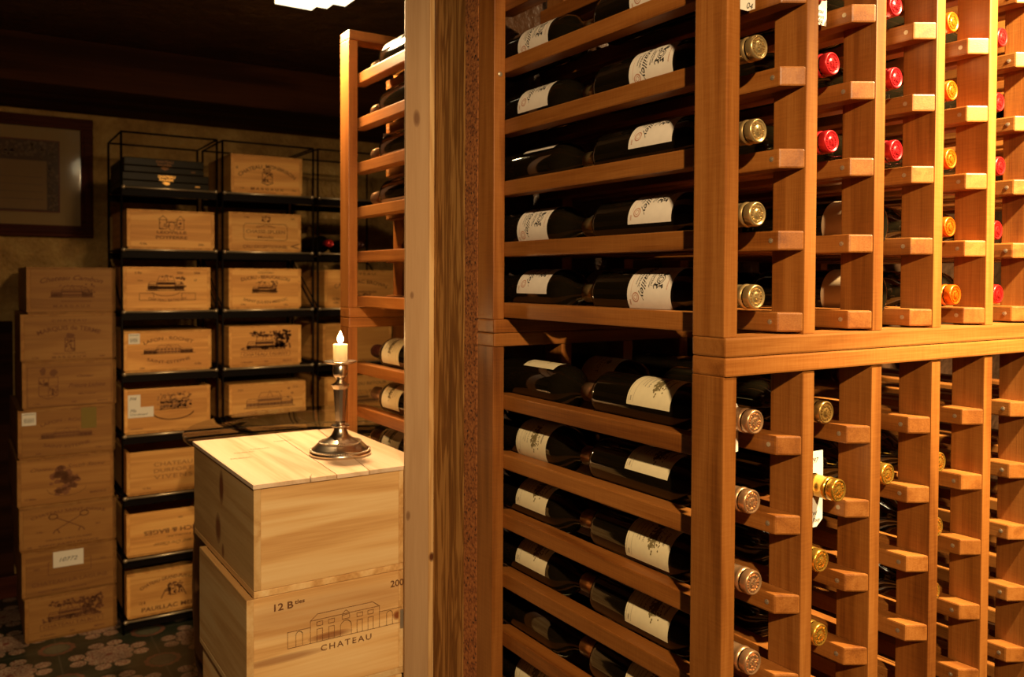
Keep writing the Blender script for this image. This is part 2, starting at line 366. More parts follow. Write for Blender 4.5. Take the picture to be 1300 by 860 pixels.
def house(k, cx, y0, w, h, lw=0.0009, wings=True, tree=0.0, rnd=random, dense=False):
    """a country house in line work: body, hipped roof, windows, wings"""
    b = 0.5 * w if wings else w * 0.8
    x0, x1 = cx - b / 2, cx + b / 2; ht = y0 + h * 0.62
    k.frame(x0, y0, x1, ht, lw); k.line([(x0, ht), (x0 + b * .12, y0 + h * .92), (x1 - b * .12, y0 + h * .92), (x1, ht)], lw)
    k.line([(cx - b * .13, ht), (cx, y0 + h), (cx + b * .13, ht)], lw)
    for i in range(7):
        x = x0 + b * (i + .5) / 7
        k.rect(x - b * .025, y0 + h * .08, x + b * .025, y0 + h * .28); k.rect(x - b * .025, y0 + h * .36, x + b * .025, y0 + h * .54)
    if wings:
        for sgn in (-1, 1):
            xa, xb = cx + sgn * b / 2, cx + sgn * w / 2; xs = sorted((xa, xb))
            k.frame(xs[0], y0, xs[1], y0 + h * .42, lw); k.line([(xs[0], y0 + h * .42), (xs[0] + w * .04, y0 + h * .55), (xs[1] - w * .04, y0 + h * .55), (xs[1], y0 + h * .42)], lw)
            for i in range(3):
                x = xs[0] + (xs[1] - xs[0]) * (i + .5) / 3; k.rect(x - w * .012, y0 + h * .08, x + w * .012, y0 + h * .30)
            if dense:
                for q in range(10): k.line([(xs[0], y0 + h * (.03 + .04 * q)), (xs[1], y0 + h * (.03 + .04 * q))], lw * .7)
    k.line([(cx - w * .55, y0), (cx + w * .55, y0)], lw * 1.4)
    for _ in range(int(tree * 40)):
        k.blob(cx + w * rnd.uniform(.30, .56), y0 + h * rnd.uniform(.1, 1.1), h * .08, h * .07, 8, .35, rnd)
        if rnd.random() < .6: k.blob(cx + w * rnd.uniform(-.36, .3), y0 + h * (0.92 + rnd.uniform(-.06, .1)), h * .06, h * .04, 8, .35, rnd)

# ------------------------------------------------------------------ room shell
def struct(name, mb, mat, label=None):
    o = mb.build(name, mat); return tag(o, label, None, None, 'structure')
YW = 4.0
m = MB(); m.box(-1.7, 3.2, -1.6, YW + .1, -0.1, 0.0); struct('floor', m, TILE)
m = MB(); m.box(-1.7, 3.2, -1.6, YW + .1, 2.172, 2.27); struct('ceiling', m, CEILM)
m = MB(); m.box(-1.7, 3.2, YW, YW + .1, 0, 2.172); struct('wall_back', m, WALLM)
m = MB(); m.box(-1.8, -1.7, -1.6, YW + .1, 0, 2.172); struct('wall_left', m, DARKWALL)
m = MB(); m.box(3.2, 3.3, -1.6, YW + .1, 0, 2.172); struct('wall_right', m, DARKWALL)
m = MB(); m.box(-1.7, 3.2, -1.7, -1.6, 0, 2.172); struct('wall_front', m, DARKWALL)
m = MB(); m.box(0.79, 3.2, 1.3055, 1.483, 0, 2.172); struct('wall_partition', m, DARKWALL)
m = MB(); m.box(-1.7, 3.2, 3.44, YW, 2.0, 2.172, .004); struct('trim_1', m, DARKW, 'dark timber beam boxed under the ceiling along the back wall')
m = MB(); m.box(-1.7, .158, YW - .032, YW, .09, 1.13, .004); struct('shade_panel', m, DARKW, 'dark panel added as shade low on the back wall left of the stacked crates')  # added dark panel, stands in for the shade on the wall beside the stack
m = MB(); m.box(-1.7, 3.2, YW - .03, YW, 0, 0.09, .004); struct('baseboard_back', m, FRAMEW)
# the end of the partition: cork board, brown stud, pale pine board
m = MB(); m.box(.7455, .775, 1.2615, 1.3065, 0.0, 2.171, .001)
tag(m.build('cork_panel', CORK), 'strip of speckled pressed cork board beside the reddish back post of the rack', 'panel')
m = MB(); m.box(.7455, .775, 1.3075, 1.4285, 0.0, 2.171, .003); 
tag(m.build('timber_stud', BROWN), 'dark brown rough grained vertical timber between the cork strip and the pale pine board', 'timber post')
PX0, PY0 = .6855, 1.4215
th = thing('pine_board', 'tall pale pine board with small knots standing in front of the crates', 'timber board', (PX0, PY0, 0))
PK = (((.022, 0, 1.609), (.009, .03, .020), .7), ((.0555, 0, .780), (.007, .02, .011), 1.0), ((.006, 0, .866), (.006, .02, .012), .6), ((.013, 0, 1.279), (.005, .02, .009), .6), ((.0555, 0, 1.3235), (.005, .01, .02), .5))
PINEK = wood('pale_pine_knotted', (0.33, 0.19, 0.09), (0.41, 0.255, 0.13), (0.46, 0.30, 0.165), 2, scale=13, rough=0.5, streak=0.25, rings=.8, knots=PK)
PINEE = wood('pale_pine_edge', (0.42, 0.20, 0.06), (0.62, 0.37, 0.15), (0.72, 0.47, 0.21), 2, scale=16, rough=0.45, streak=0.5, rings=1.0, knots=((( .0555, 0, .780), (.007, .02, .011), 1.0),))
m = MB(); m.box(0, .0490, 0, .0075, 0.0, 2.171, .002); m.build('board', PINEK, th)
m = MB(); m.box(.0492, .0597, 0, .0075, 0.0, 2.171, .0015); m.build('edge_strip', PINEE, th)

# ------------------------------------------------------------------ wine racks
XS, PW, CP, PD = .7455, .0224, .1434, .0515
NC = 7
def cleat_mb(xa, xb, y0, y1, zt, post_left):
    d = .0185; e = .0006
    if post_left: pts = [(xa, y0 + .013), (xb, y0 + d + .012), (xb, y1 - d - .012), (xa, y1 - .013)]
    else: pts = [(xb, y0 + e), (xb, y1 - e), (xa, y1 - d), (xa, y0 + d)]
    m = MB(); m.prism(pts, zt - .025, zt, .0024); return m
def rack(label, y0, y1, zlo, zhi, rails, rows, group=None, ncol=NC, cp=CP, screw_side=-1):
    r = thing('wine_rack', label, 'wine rack', (XS, y0, 0), group)
    D = y1 - y0; xe = ncol * cp + PW
    for k in range(ncol + 1):
        for ya in (0, D - PD):
            m = MB(); m.box(k * cp, k * cp + PW, ya, ya + PD, zlo, zhi, .0016); m.build('post', RW[2], r)
    for (za, zb) in rails:
        for ya in (0, D - PD):
            m = MB(); m.box(-.0002, xe, ya - .0032, ya + PD, za, zb, .0026); m.build('rail', RW[0], r)
    for zt in rows:
        for k in range(ncol):
            cleat_mb(k * cp + PW, k * cp + PW + .028, 0, D, zt, True).build('slat', RW[1], r)
            cleat_mb((k + 1) * cp - .028, (k + 1) * cp, 0, D, zt, False).build('slat', RW[1], r)
            if k < 6:
                yy = .030 if screw_side < 0 else D - .03
                s = MB(); x = (k + 1) * cp - .028
                for (ra, t) in ((.0032, .0005), (.0014, .0009)):
                    n = len(s.v); seg = 12
                    s.v += [(x - t, yy + ra * math.cos(2 * PI * q / seg), zt - .0125 + ra * math.sin(2 * PI * q / seg)) for q in range(seg)] + [(x + .0005, yy + ra * math.cos(2 * PI * q / seg), zt - .0125 + ra * math.sin(2 * PI * q / seg)) for q in range(seg)]
                    s.f += [tuple(range(n, n + seg))] + [(n + q, n + (q + 1) % seg, n + seg + (q + 1) % seg, n + seg + q) for q in range(seg)]
                    s.sm += [False] * (seg + 1)
                s.build('screw', STEEL, r)
    return r
UP = [1.2695 + .1034 * k for k in range(6)]
LO = [1.1125 - .1016 * k for k in range(10)]
Y0, Y1 = .6933, 1.2606
R2A, R2B = 1.488, 1.9004
r1 = rack('upper red cedar wine rack whose corner post stands nearest the camera', Y0, Y1, 1.2418, 1.8627, [(1.2186, 1.2418), (1.8627, 1.8847)], UP)
r2 = rack('lower red cedar wine rack under the ledge, holding copper and gold capsules', Y0, Y1, .022, 1.1956, [(1.1956, 1.2182), (.0, .022)], LO)
s = MB(); s.lathe([(0, .0012), (.004, .0008), (.0045, 0), (0, -.0002)], 16)
o = s.build('screw', STEEL, r1); o.location = (.012, Y1 - Y0 - PD, 1.655); o.rotation_euler = (PI / 2, 0, 0)
r3 = rack('upper cedar wine rack at the back, standing left behind the pine board', R2A, R2B, 1.2418, 1.8627, [(1.2186, 1.2418), (1.8627, 1.8847)], UP, ncol=4, cp=.137, screw_side=1)
r4 = rack('lower cedar wine rack at the back, right behind the candlestick', R2A, R2B, .022, 1.1956, [(1.1956, 1.2182), (.0, .022)], LO, ncol=4, cp=.137, screw_side=1)

# ------------------------------------------------------------------ bottles
BR, BL = .0375, .290
def bottle(cap, style, label, loc=(0, 0, 0), group=None):
    r = thing('wine_bottle', label, 'wine bottle', loc, group)
    g = MB()
    g.lathe([(0, .022), (.012, .016), (.024, .006), (.030, 0.0005), (.0345, .0015), (.0368, .006), (BR, .012), (BR, .178), (.0366, .189), (.0335, .199), (.0275, .2085), (.0205, .2165), (.0165, .226), (.0150, .238), (.0143, .284)], 44)
    g.build('glass_body', GLASS, r)
    c = MB()
    c.lathe([(.0149, .238), (.0153, .2381), (.0150, .264), (.0150, .2700), (.0158, .2712), (.0161, .2730), (.0158, .2750), (.0150, .2760), (.0143, .2766), (.0143, .2785), (.0151, .2792), (.0155, .2802), (.0155, .2865), (.0151, .2886), (.0140, .2898), (.0130, .2898), (.0122, .2888), (.0060, .2888), (.0054, .2895), (0, .2895)], 36)
    rnd = random.Random(hash(cap) % 1000 if False else len(cap) * 7 + 3)
    for q in range(16):       # raised ring of lettering-like studs and a small crest
        a = 2 * PI * q / 16; rr = .0094
        cx, cy = rr * math.cos(a), rr * math.sin(a); w = .0008 + .0006 * (q % 3)
        c.box(cx - w, cx + w, cy - .0010, cy + .0010, .2880, .2899)
    for q in range(9):
        x, y = rnd.uniform(-.0042, .0042), rnd.uniform(-.0046, .0046); w = rnd.uniform(.0006, .0014)
        c.box(x - w, x + w, y - w * .8, y + w * .8, .2885, .2904)
    c.build('capsule', CAP[cap], r)
    if style:
        mat = {'script': WLAB, 'engraving': YLAB, 'plain': TLAB, 'low': TLAB2}[style]
        half = 1.15; z0, z1 = (.016, .064) if style == 'low' else (.087, .175)
        l = MB(); n = 20; rr = BR + .0003
        for k in range(n + 1):
            a = PI - half + 2 * half * k / n
            l.v += [(rr * math.cos(a), rr * math.sin(a), z0), (rr * math.cos(a), rr * math.sin(a), z1)]
            if k: l.f.append((2 * k - 2, 2 * k, 2 * k + 1, 2 * k - 1)); l.sm.append(True)
        lab = l.build('label', mat, r)
        q = Ink(); w = rr * half
        if style == 'script':
            q.text('Batailley', 0, .0325, .0105, .064, bold=.006, shear=.55, arc=0.0)
            q.text('CHATEAU', 0, .0475, .0028, .020, bold=.02, shear=0)
            q.text('GRAND CRU CLASSE', 0, .0445 - .001, .0020, .026, shear=.4)
            q.text('PAUILLAC', 0, .0225, .0034, .026, shear=.2); q.text('BORDEAUX', 0, .0165, .0020, .018)
            rn = random.Random(5)
            q.ell(0, .063, .0065, .0070, .0011); q.ell(0, .063, .0035, .0042, .0010)
            for sx in (-1, 1):
                for i in range(10): q.blob(sx * rn.uniform(.007, .0125), .0585 + rn.uniform(-.004, .012), .0018, .0016, 7, .4, rn)
                q.line([(sx * .006, .055), (sx * .010, .052), (sx * .014, .054)], .0012)
            q.wrap('label_print', BLACKP, lab, rr + .0002, PI, z0)
            p2 = Ink(); p2.line([(-w * .80, .0085), (w * .6, .0085)], .0005, step=.003); p2.text('2004', w * .78, .0065, .0028)
            p2.ell(w * .62, .018, .0062, .0062, .0016); p2.ell(w * .62, .018, .0032, .0032, .0008); p2.text('GRAND VIN DE BORDEAUX', 0, .080, .0018, .032)
            p2.wrap('seal_print', REDP, lab, rr + .0002, PI, z0)
        elif style == 'engraving':
            rn = random.Random(9)
            house(q, 0, .048, .036, .018, .0005, True, 0.3, rn, True)
            for i in range(70): q.blob(rn.gauss(.004, .011), .047 + rn.uniform(-.006, .012) * (1 - abs(rn.random() * .4)), .0018, .0014, 7, .4, rn)
            q.wrap('label_engraving', SEPIA, lab, rr + .0002, PI, z0)
            p2 = Ink(); p2.text('PAUILLAC', 0, .034, .0030, .030, spc=1.2); p2.text('GRAND CRU CLASSE', 0, .0265, .0018, .028); p2.text('2002', w * .78, .008, .0026); p2.text('Appellation controlee', 0, .0215, .0014, .024)
            p2.line([(-w * .9, .013), (w * .9, .013)], .0004, step=.003); p2.line([(-w * .9, .0035), (w * .9, .0035)], .0004, step=.003); p2.text('Chateau', 0, .074, .0045, .022, shear=.4)
            p2.wrap('label_print', GREYP, lab, rr + .0002, PI, z0)
        elif style == 'plain':
            q.text('LORIOT', 0, .042, .0085, .050, spc=1.2, bold=.0); q.blob(0, .060, .006, .005, 12, .3, random.Random(3)); q.text('BORDEAUX', 0, .052, .003, .028)
            q.text('MEDOC', 0, .030, .003, .02); q.frame(-w * .93, .004, w * .93, .084, .0006)
            q.wrap('label_print', GREYP, lab, rr + .0002, PI, z0)
    return r
def tree_copy(root):
    r = root.copy(); COL.objects.link(r)
    for ch in list(root.children):
        c = ch.copy(); COL.objects.link(c); c.parent = r
        for g in list(ch.children):
            d = g.copy(); COL.objects.link(d); d.parent = c
    return r
_proto = {}
def lay(cap, style, x, y_tip, z, theta, label, group, neck=-1, tilt=0.0):
    """a bottle lying along Y; theta = where its label centre points (180 = to -X, 90 = up)"""
    k = (cap, style)
    if k in _proto: b = tree_copy(_proto[k])
    else: b = bottle(cap, style, 'x'); _proto[k] = b
    t = math.radians(theta - 180.0)
    if neck < 0: M = Matrix.Rotation(PI / 2 + tilt, 4, 'X') @ Matrix.Rotation(t, 4, 'Z'); y = y_tip + BL
    else: M = Matrix.Rotation(-PI / 2 + tilt, 4, 'X') @ Matrix.Rotation(-t, 4, 'Z'); y = y_tip - BL
    b.rotation_euler = M.to_euler(); b.location = (x, y, z)
    tag(b, label, 'wine bottle', group)
    return b
ROWU = ["on the upper rack's bottom slats", 'on the second slats up', 'on the third slats up', 'on the fourth slats up', 'on the fifth slats up', 'on the sixth slats up']
ROWL = ["on the lower rack's top slats", 'on the second slats down', 'on the third slats down', 'on the fourth slats down', 'on the fifth slats down', 'on the sixth slats down', 'on the seventh slats down']
def cx_(k, cp=CP): return XS + PW + (cp - PW) / 2 + k * cp
SIT = .0197
TIP = .716
G1 = 'bottles in the side column of the upper rack'; G2 = 'bottles in the side column of the lower rack'
fr = [145, 121, 116, 152, 140]; re_ = [119, 152, 66, 126, 150]
for k in range(5):
    lay('cream', 'script', cx_(0), TIP, UP[k] + SIT, fr[k], 'front bottle, cream gold capsule, white label, %s' % ROWU[k], G1)
    lay('cream', 'script', cx_(0), 1.003, UP[k] + SIT, re_[k], 'rear bottle, white label, %s' % ROWU[k], G1)
fl = [113, 101, 136, 126, 150, 120]; rl = [62, 151, 122, 119, 20, 132]
for k in range(6):
    lay('copper', 'engraving', cx_(0), TIP + (.004 if k == 1 else 0), LO[k] + SIT, fl[k], 'front bottle, copper capsule, cream label, %s' % ROWL[k], G2)
    lay('copper', 'engraving', cx_(0), 1.003, LO[k] + SIT, rl[k], 'rear bottle with cream label, %s' % ROWL[k], G2)
GF = 'capsules facing out of the rack front'
for k in (2, 3): lay('red', None, cx_(1), TIP, UP[k] + SIT, 180, 'bottle with bright red capsule in the second column, %s' % ROWU[k], GF)
for k in (0, 1): lay('dark', 'script', cx_(1), 1.003, UP[k] + SIT, 150, 'dark bottle pushed deep in the second column, %s' % ROWU[k], 'bottles set deep in the upper rack')
lay('red', None, cx_(1), TIP, UP[4] + SIT, 180, 'red capsuled bottle above the written tag, second column', GF)
for k in (2, 3, 4): lay('crimson', None, cx_(2), TIP + .002 * (k - 3), UP[k] + SIT, 180, 'bottle with dark crimson capsule in the third column, %s' % ROWU[k], GF)
for k in (0, 1): lay('dark', 'low', cx_(2), 1.037, UP[k] + SIT, 150, 'dark bottle laid base outwards in the third column, %s' % ROWU[k], 'bottles laid base outwards', neck=1)
for k in range(5): lay('orange', None, cx_(3), TIP - (.010 if k == 0 else 0), UP[k] + SIT, 180, 'bottle with orange capsule in the fourth column, %s' % ROWU[k], GF)
for k in range(5): lay('scarlet', None, cx_(4), TIP + .003 * (k % 2), UP[k] + SIT, 180, 'bottle with light red capsule at right, %s' % ROWU[k], GF)
GL = 'gold capsules facing out of the lower rack'
for (c, k, cap, dy) in ((1, 0, 'olive', .003), (1, 1, 'gold', -.018), (1, 2, 'gold', .008), (1, 3, 'gold', .008), (2, 1, 'gold', .004), (3, 1, 'gold', .010), (3, 2, 'gold', .013), (3, 3, 'gold', .016)):
    nm = ['second', 'third', 'fourth'][c - 1]
    b = lay(cap, None, cx_(c), TIP + dy, LO[k] + SIT, 180, 'bottle with %s capsule in the %s column, %s' % ({'olive': 'dull bronze'}.get(cap, 'shiny gold'), nm, ROWL[k]), GL)
    if (c, k) == (1, 1): o_b11 = b
GD = 'dark bottles lying deep in the lower rack'
for (c, k) in ((1, 0), (1, 1), (2, 0), (2, 3), (2, 2), (3, 0), (4, 0), (4, 1), (4, 2), (4, 3), (4, 4), (3, 4), (2, 4), (1, 4)):
    nm = ['second', 'third', 'fourth', 'fifth'][c - 1]
    st = 'plain' if (c, k) == (1, 0) else None
    lay('dark', st, cx_(c), 1.003 if (c, k) != (1, 0) else 1.010, LO[k] + SIT, 122, 'dark bottle lying deep in the %s column, %s' % (nm, ROWL[k]), GD)
for k in range(5):
    for c in (3, 4):
        lay('dark', None, cx_(c), 1.014, UP[k] + SIT, 180, 'dark bottle lying deep in the %s column, %s' % (['fourth', 'fifth'][c - 3], ROWU[k]), 'bottles set deep in the upper rack')
# back racks: necks point away from the pine board
GB = 'bottles in the rack behind the pine board'
for k, th_ in ((2, 60), (3, 60), (4, 60), (5, 96)):
    lay('copper', 'script', cx_(0, .137), 1.874, UP[k] + .0242, th_, 'dark bottle with glinting copper tip beside the pine board, %s' % ROWU[k], GB, neck=1)
for k, th_, cp_ in ((0, 140, 'dark'), (1, 138, 'copper'), (2, 135, 'copper')):
    lay(cp_, 'engraving', cx_(0, .137), 1.872, LO[k] + .0242, th_, 'bottle with cream label right of the candle, %s' % ROWL[k], GB, neck=1)
for k in (2, 3, 4): lay('dark', None, cx_(1, .137), 1.868, UP[k] + .0242, 60, 'dark bottle in the second column of the back rack, %s' % ROWU[k], GB, neck=1)

# neck tags
def tag_(x, y, z_neck, z_top, z_bot, w, txt, label, yaw=0.0):
    t = thing('neck_tag', label, 'tag', (x, y, 0), 'white tags hung on bottle necks')
    bm = bmesh.new(); hw = w / 2; n = 24; rr = .0172; zc = z_neck
    m_ = MB(); outer = []; inner = []
    for k in range(n):
        a = 2 * PI * k / n + PI / n; c, s_ = math.cos(a), math.sin(a)
        f = min(hw / abs(c) if abs(c) > 1e-6 else 9, (z_top - zc) / s_ if s_ > 0 else (zc - z_bot) / -s_)
        outer.append((f * c, zc + f * s_)); inner.append((min(rr, hw * .88) * c, zc + rr * s_))
    for yy in (0, .0012):
        m_.v += [(p[0], yy, p[1]) for p in outer] + [(p[0], yy, p[1]) for p in inner]
    for k in range(n):
        k2 = (k + 1) % n
        m_.f += [(k, k2, n + k2, n + k), (2 * n + k, 3 * n + k, 3 * n + k2, 2 * n + k2), (k, 2 * n + k, 2 * n + k2, k2), (n + k, n + k2, 3 * n + k2, 3 * n + k)]; m_.sm += [False] * 4
    bm.free()
    m_.build('plate', TAGM, t)
    if txt:
        q = Ink()
        for (s_, px, pz, h, wd) in txt: q.text(s_, px, pz, h, wd, bold=0.0, shear=.35)
        q.place('handwriting', BLACKP, t, (0, -.0001, 0), (1, 0, 0), (0, 0, 1))
    t.rotation_euler = (0, 0, yaw)
    return t
tag_(cx_(0) - .0, .742, UP[4] + .022, UP[4] + .042, 1.6515, .040, [('7', -.002, 1.6715, .007, None), ('04', .010, 1.6585, .008, None)], 'white tag ending 04 hanging beside the corner post at the top edge')
tag_(cx_(1), .742, UP[4] + .022, UP[4] + .045, 1.658, .040, [('Chateau', 0, 1.677, .0055, .026), ('Meyn', .004, 1.6695, .0055, .020), ("'98", .006, 1.6615, .007, None)], 'white handwritten tag ending 98 at the top of the second column')
tag_(cx_(2) - .004, .746, UP[4] + SIT, UP[4] + .05, 1.649, .036, None, 'blank white tag under the crimson capsule at the top of the third column')
tag_(cx_(3) - .004, .746, UP[4] + SIT, UP[4] + .058, 1.655, .036, None, 'blank white tag around the topmost orange capsule')
tag_(cx_(1) - .004, .736, LO[1] + SIT, LO[1] + .066, LO[1] - .038, .040, [("'97", .004, LO[1] + .054, .007, None), ('red', .002, LO[1] - .018, .006, None), ('8 Pouy', .004, LO[1] - .028, .006, .022)], 'white tag hung on the protruding gold capsule of the lower rack')
tag_(cx_(0) - .010, .752, LO[0] + SIT, LO[0] + .0385, LO[0] - .026, .036, None, 'white tag half hidden behind the corner post of the lower rack')
tag_(cx_(0, .137) + .002, 1.800, UP[3] + .0242, UP[3] + .066, UP[3] + .003, .034, None, 'small white tag high in the rack beside the pine board')

# ------------------------------------------------------------------ crates
def crate(label, x0, x1, y0, y1, z0, z1, marks=None, lid=True, W=CR, t=.012, group=None, rot=0.0, back=None, skew=0.0, ink=INK, name='wine_crate'):
    w, d, h = x1 - x0, y1 - y0, z1 - z0
    r = thing(name, label, 'wooden crate', (x0, y0, z0), group, rot)
    def P(nm, mat, *a):
        m = MB(); m.box(*a, .001); return m.build(nm, mat, r)
    lt = .007 if lid else 0.0
    P('side_panel', W[1], 0, t, 0, d, .008, h - lt); P('side_panel', W[1], w - t, w, 0, d, .008, h - lt)
    fp = P('front_panel', W[0], t, w - t, 0, t, .008, h - lt); P('back_panel', W[0], t, w - t, d - t, d, .008, h - lt)
    P('base_board', W[1], .004, w - .004, .004, d, 0, .0079)
    if lid: P('lid', W[1], 0, w, 0, d, h - lt + .0004, h)
    if marks:
        k = Ink(); marks(k, w, h)
        k.place('brand_print', ink, r, (0, 0, 0), (1, 0, 0), (0, 0, 1), .0006)
    return r
def sticker(r, x0, z0, x1, z1, mat=PAPER, name='sticker', txt=None, bars=False, y=-.0012):
    m = MB(); m.box(x0, x1, y, y + .0006, z0, z1); s = m.build(name, mat, r)
    q = Ink()
    if bars:
        rn = random.Random(3); x = x0 + (x1 - x0) * .15
        while x < x1 - (x1 - x0) * .15:
            q.line([(x, z0 + (z1 - z0) * .2), (x, z0 + (z1 - z0) * .55)], .0008); x += rn.uniform(.0018, .0034)
        q.line([(x0 + .004, z1 - .006), (x1 - .004, z1 - .006)], .0015)
    for (t, px, pz, h, w) in (txt or []): q.text(t, px, pz, h, w, shear=.3, bold=.0)
    if q.v: q.place('sticker_print', BLACKP, s, (0, y - .0002, 0), (1, 0, 0), (0, 0, 1), .0002)
    return s
rn = random.Random(21)
def corners(k, w, h, a='12 Bts', b='2005', y=.085):
    k.text(a, w * .15, h * y, .0062, bold=.02); k.text(b, w * .85, h * y, .0062, bold=.02)

# --- stack of eight on the floor, left
def m_s1(k, w, h):
    k.text('Chateau Cambon', w * .50, h * .74, .017, w * .72, arc=.014, shear=.4); house(k, w * .5, h * .36, w * .46, h * .26, .002, True, .4, rn, True); k.text('MARGAUX', w * .5, h * .17, .008, w * .42, spc=1.5)
    k.line([(w * .38, h * .27), (w * .72, h * .27)], .003)
def m_s2(k, w, h):
    k.text('CHATEAU', w * .5, h * .865, .008, w * .36, spc=1.4); k.text('MARQUIS de TERME', w * .5, h * .66, .015, w * .68, arc=.020, bold=.02); k.frame(w * .455, h * .22, w * .555, h * .50, .003)
    k.blob(w * .505, h * .55, .014, .010, 9, .3, rn); k.specks(w * .46, h * .24, w * .55, h * .49, 22, .004, rn); k.text('GRAND CRU CLASSE', w * .5, h * .175, .0045, w * .34); k.text('MARGAUX', w * .5, h * .10, .0075, w * .36, spc=1.5); corners(k, w, h, y=.10)
def m_s3(k, w, h):
    k.frame(w * .055, h * .07, w * .945, h * .90, .0016); k.frame(w * .17, h * .30, w * .37, h * .68, .002); k.line([(w * .17, h * .30), (w * .27, h * .22), (w * .37, h * .30)], .002); k.line([(w * .27, h * .24), (w * .27, h * .68)], .002); k.line([(w * .17, h * .5), (w * .37, h * .5)], .002)
    k.blob(w * .215, h * .80, .010, .014, 9, .35, rn); k.blob(w * .32, h * .78, .014, .012, 9, .35, rn); k.specks(w * .18, h * .5, w * .27, h * .66, 14, .004, rn); k.specks(w * .28, h * .32, w * .36, h * .48, 14, .004, rn)
    k.text('Chateau', w * .66, h * .69, .009, w * .18, shear=.4); k.text('Prieure Lichine', w * .68, h * .49, .015, w * .40, shear=.4); k.text('Margaux', w * .68, h * .30, .006, w * .20, shear=.3); k.text('12 Bts', w * .15, h * .13, .006); k.text('2003', w * .54, h * .13, .006); k.text('MARGAUX', w * .85, h * .13, .005)
def m_s4(k, w, h):
    k.text('LAFON - ROCHET', w * .5, h * .72, .011, w * .56, arc=.016, bold=.01); house(k, w * .49, h * .40, w * .52, h * .20, .0012, True, 0, rn, True); k.text('SAINT-ESTEPHE', w * .49, h * .245, .011, w * .48, arc=-.012, bold=.01); k.text('2000', w * .2, h * .1, .006); k.text('12 Bts', w * .82, h * .14, .006)
def m_s5(k, w, h):
    k.text('Chateau', w * .25, h * .78, .014, w * .24, shear=.5, bold=0); k.text('Smith Sauve', w * .70, h * .80, .014, w * .40, shear=.5, bold=0); k.ell(w * .5, h * .34, w * .20, h * .16, .0016, 180, 360); k.text('12 Btles', w * .13, h * .18, .008); k.text('MARGAUX', w * .83, h * .19, .008)
def m_s6(k, w, h):
    k.text('CHATEAU SAINT-PIERRE', w * .5, h * .80, .010, w * .78, arc=.018, bold=.01)
    for sx in (-1, 1):
        k.line([(w * (.5 - sx * .14), h * .42), (w * (.5 + sx * .12), h * .70)], .003); k.ell(w * (.5 + sx * .16), h * .74, .014, .009, .003); k.line([(w * (.5 - sx * .12), h * .44), (w * (.5 - sx * .10), h * .36)], .004); k.line([(w * (.5 - sx * .14), h * .42), (w * (.5 - sx * .16), h * .36)], .004)
    k.text('GRAND CRU CLASSE', w * .5, h * .21, .006, w * .48); k.text('SAINT-JULIEN FRANCE', w * .5, h * .10, .007, w * .62); k.text('12 Bts', w * .2, h * .42, .006); k.text('2002', w * .8, h * .46, .006); k.text('EBB', w * .1, h * .1, .006)
def m_s7(k, w, h):
    k.text('CHATEAU LA LAGUNE', w * .50, h * .30, .014, w * .80, bold=.0); k.text('HAUT-MEDOC - FRANCE', w * .42, h * .13, .006, w * .5); k.text('2003', w * .15, h * .62, .007); k.text('2003', w * .85, h * .66, .007); k.frame(w * .27, h * .46, w * .72, h * .74, .002)
def m_tal(k, w, h):
    house(k, w * .48, h * .42, w * .46, h * .36, .0022, True, 1.6, rn, False); k.frame(w * .16, h * .24, w * .84, h * .37, .0014); k.text('CHATEAU TALBOT', w * .5, h * .305, .0105, w * .62, bold=.01)
    k.text('12 Bouteilles', w * .24, h * .12, .006, w * .16); k.text('2000', w * .50, h * .12, .006); k.text('MEDOC', w * .80, h * .12, .007)
    for _ in range(46): k.blob(w * rn.uniform(.72, .84), h * rn.uniform(.42, .88), .0052, .005, 8, .35, rn)
    for _ in range(26): k.blob(w * rn.uniform(.26, .72), h * rn.uniform(.76, .86), .0046, .004, 8, .35, rn)
    for _ in range(14): k.blob(w * rn.uniform(.44, .6), h * rn.uniform(.42, .50), .0046, .004, 8, .35, rn)
    for _ in range(10): k.blob(w * rn.uniform(.16, .28), h * rn.uniform(.41, .52), .0046, .003, 8, .35, rn)
SY0 = 3.43
stk = [ # x0, x1, z1(left), label, marks
    (.1792, .4665, 1.345, m_s1, 'faded wooden wine crate on top of the tall stack at left', INK),
    (.1600, .4668, 1.176, m_s2, 'wooden crate with arched lettering over a small crest, second in the left stack', INK),
    (.1640, .4670, 1.003, m_s3, 'wooden crate with printed border and quartered crest, third in the left stack', INK),
    (.1500, .4640, .834, m_s4, 'wooden crate with barcode sticker and olive tape, fourth in the left stack', INK),
    (.1465, .4590, .659, m_s5, 'wooden crate with a big dark stain in the middle, fifth in the left stack', INK),
    (.1520, .4655, .486, m_s6, 'wooden crate with crossed keys, sixth in the left stack', INK),
    (.1585, .4655, .327, m_s7, 'wooden crate with a handwritten 10772 sticker in the left stack', INK),
    (.1670, .4660, .158, m_tal, 'bottom crate of the left stack with a printed mansion, on the floor', INK)]
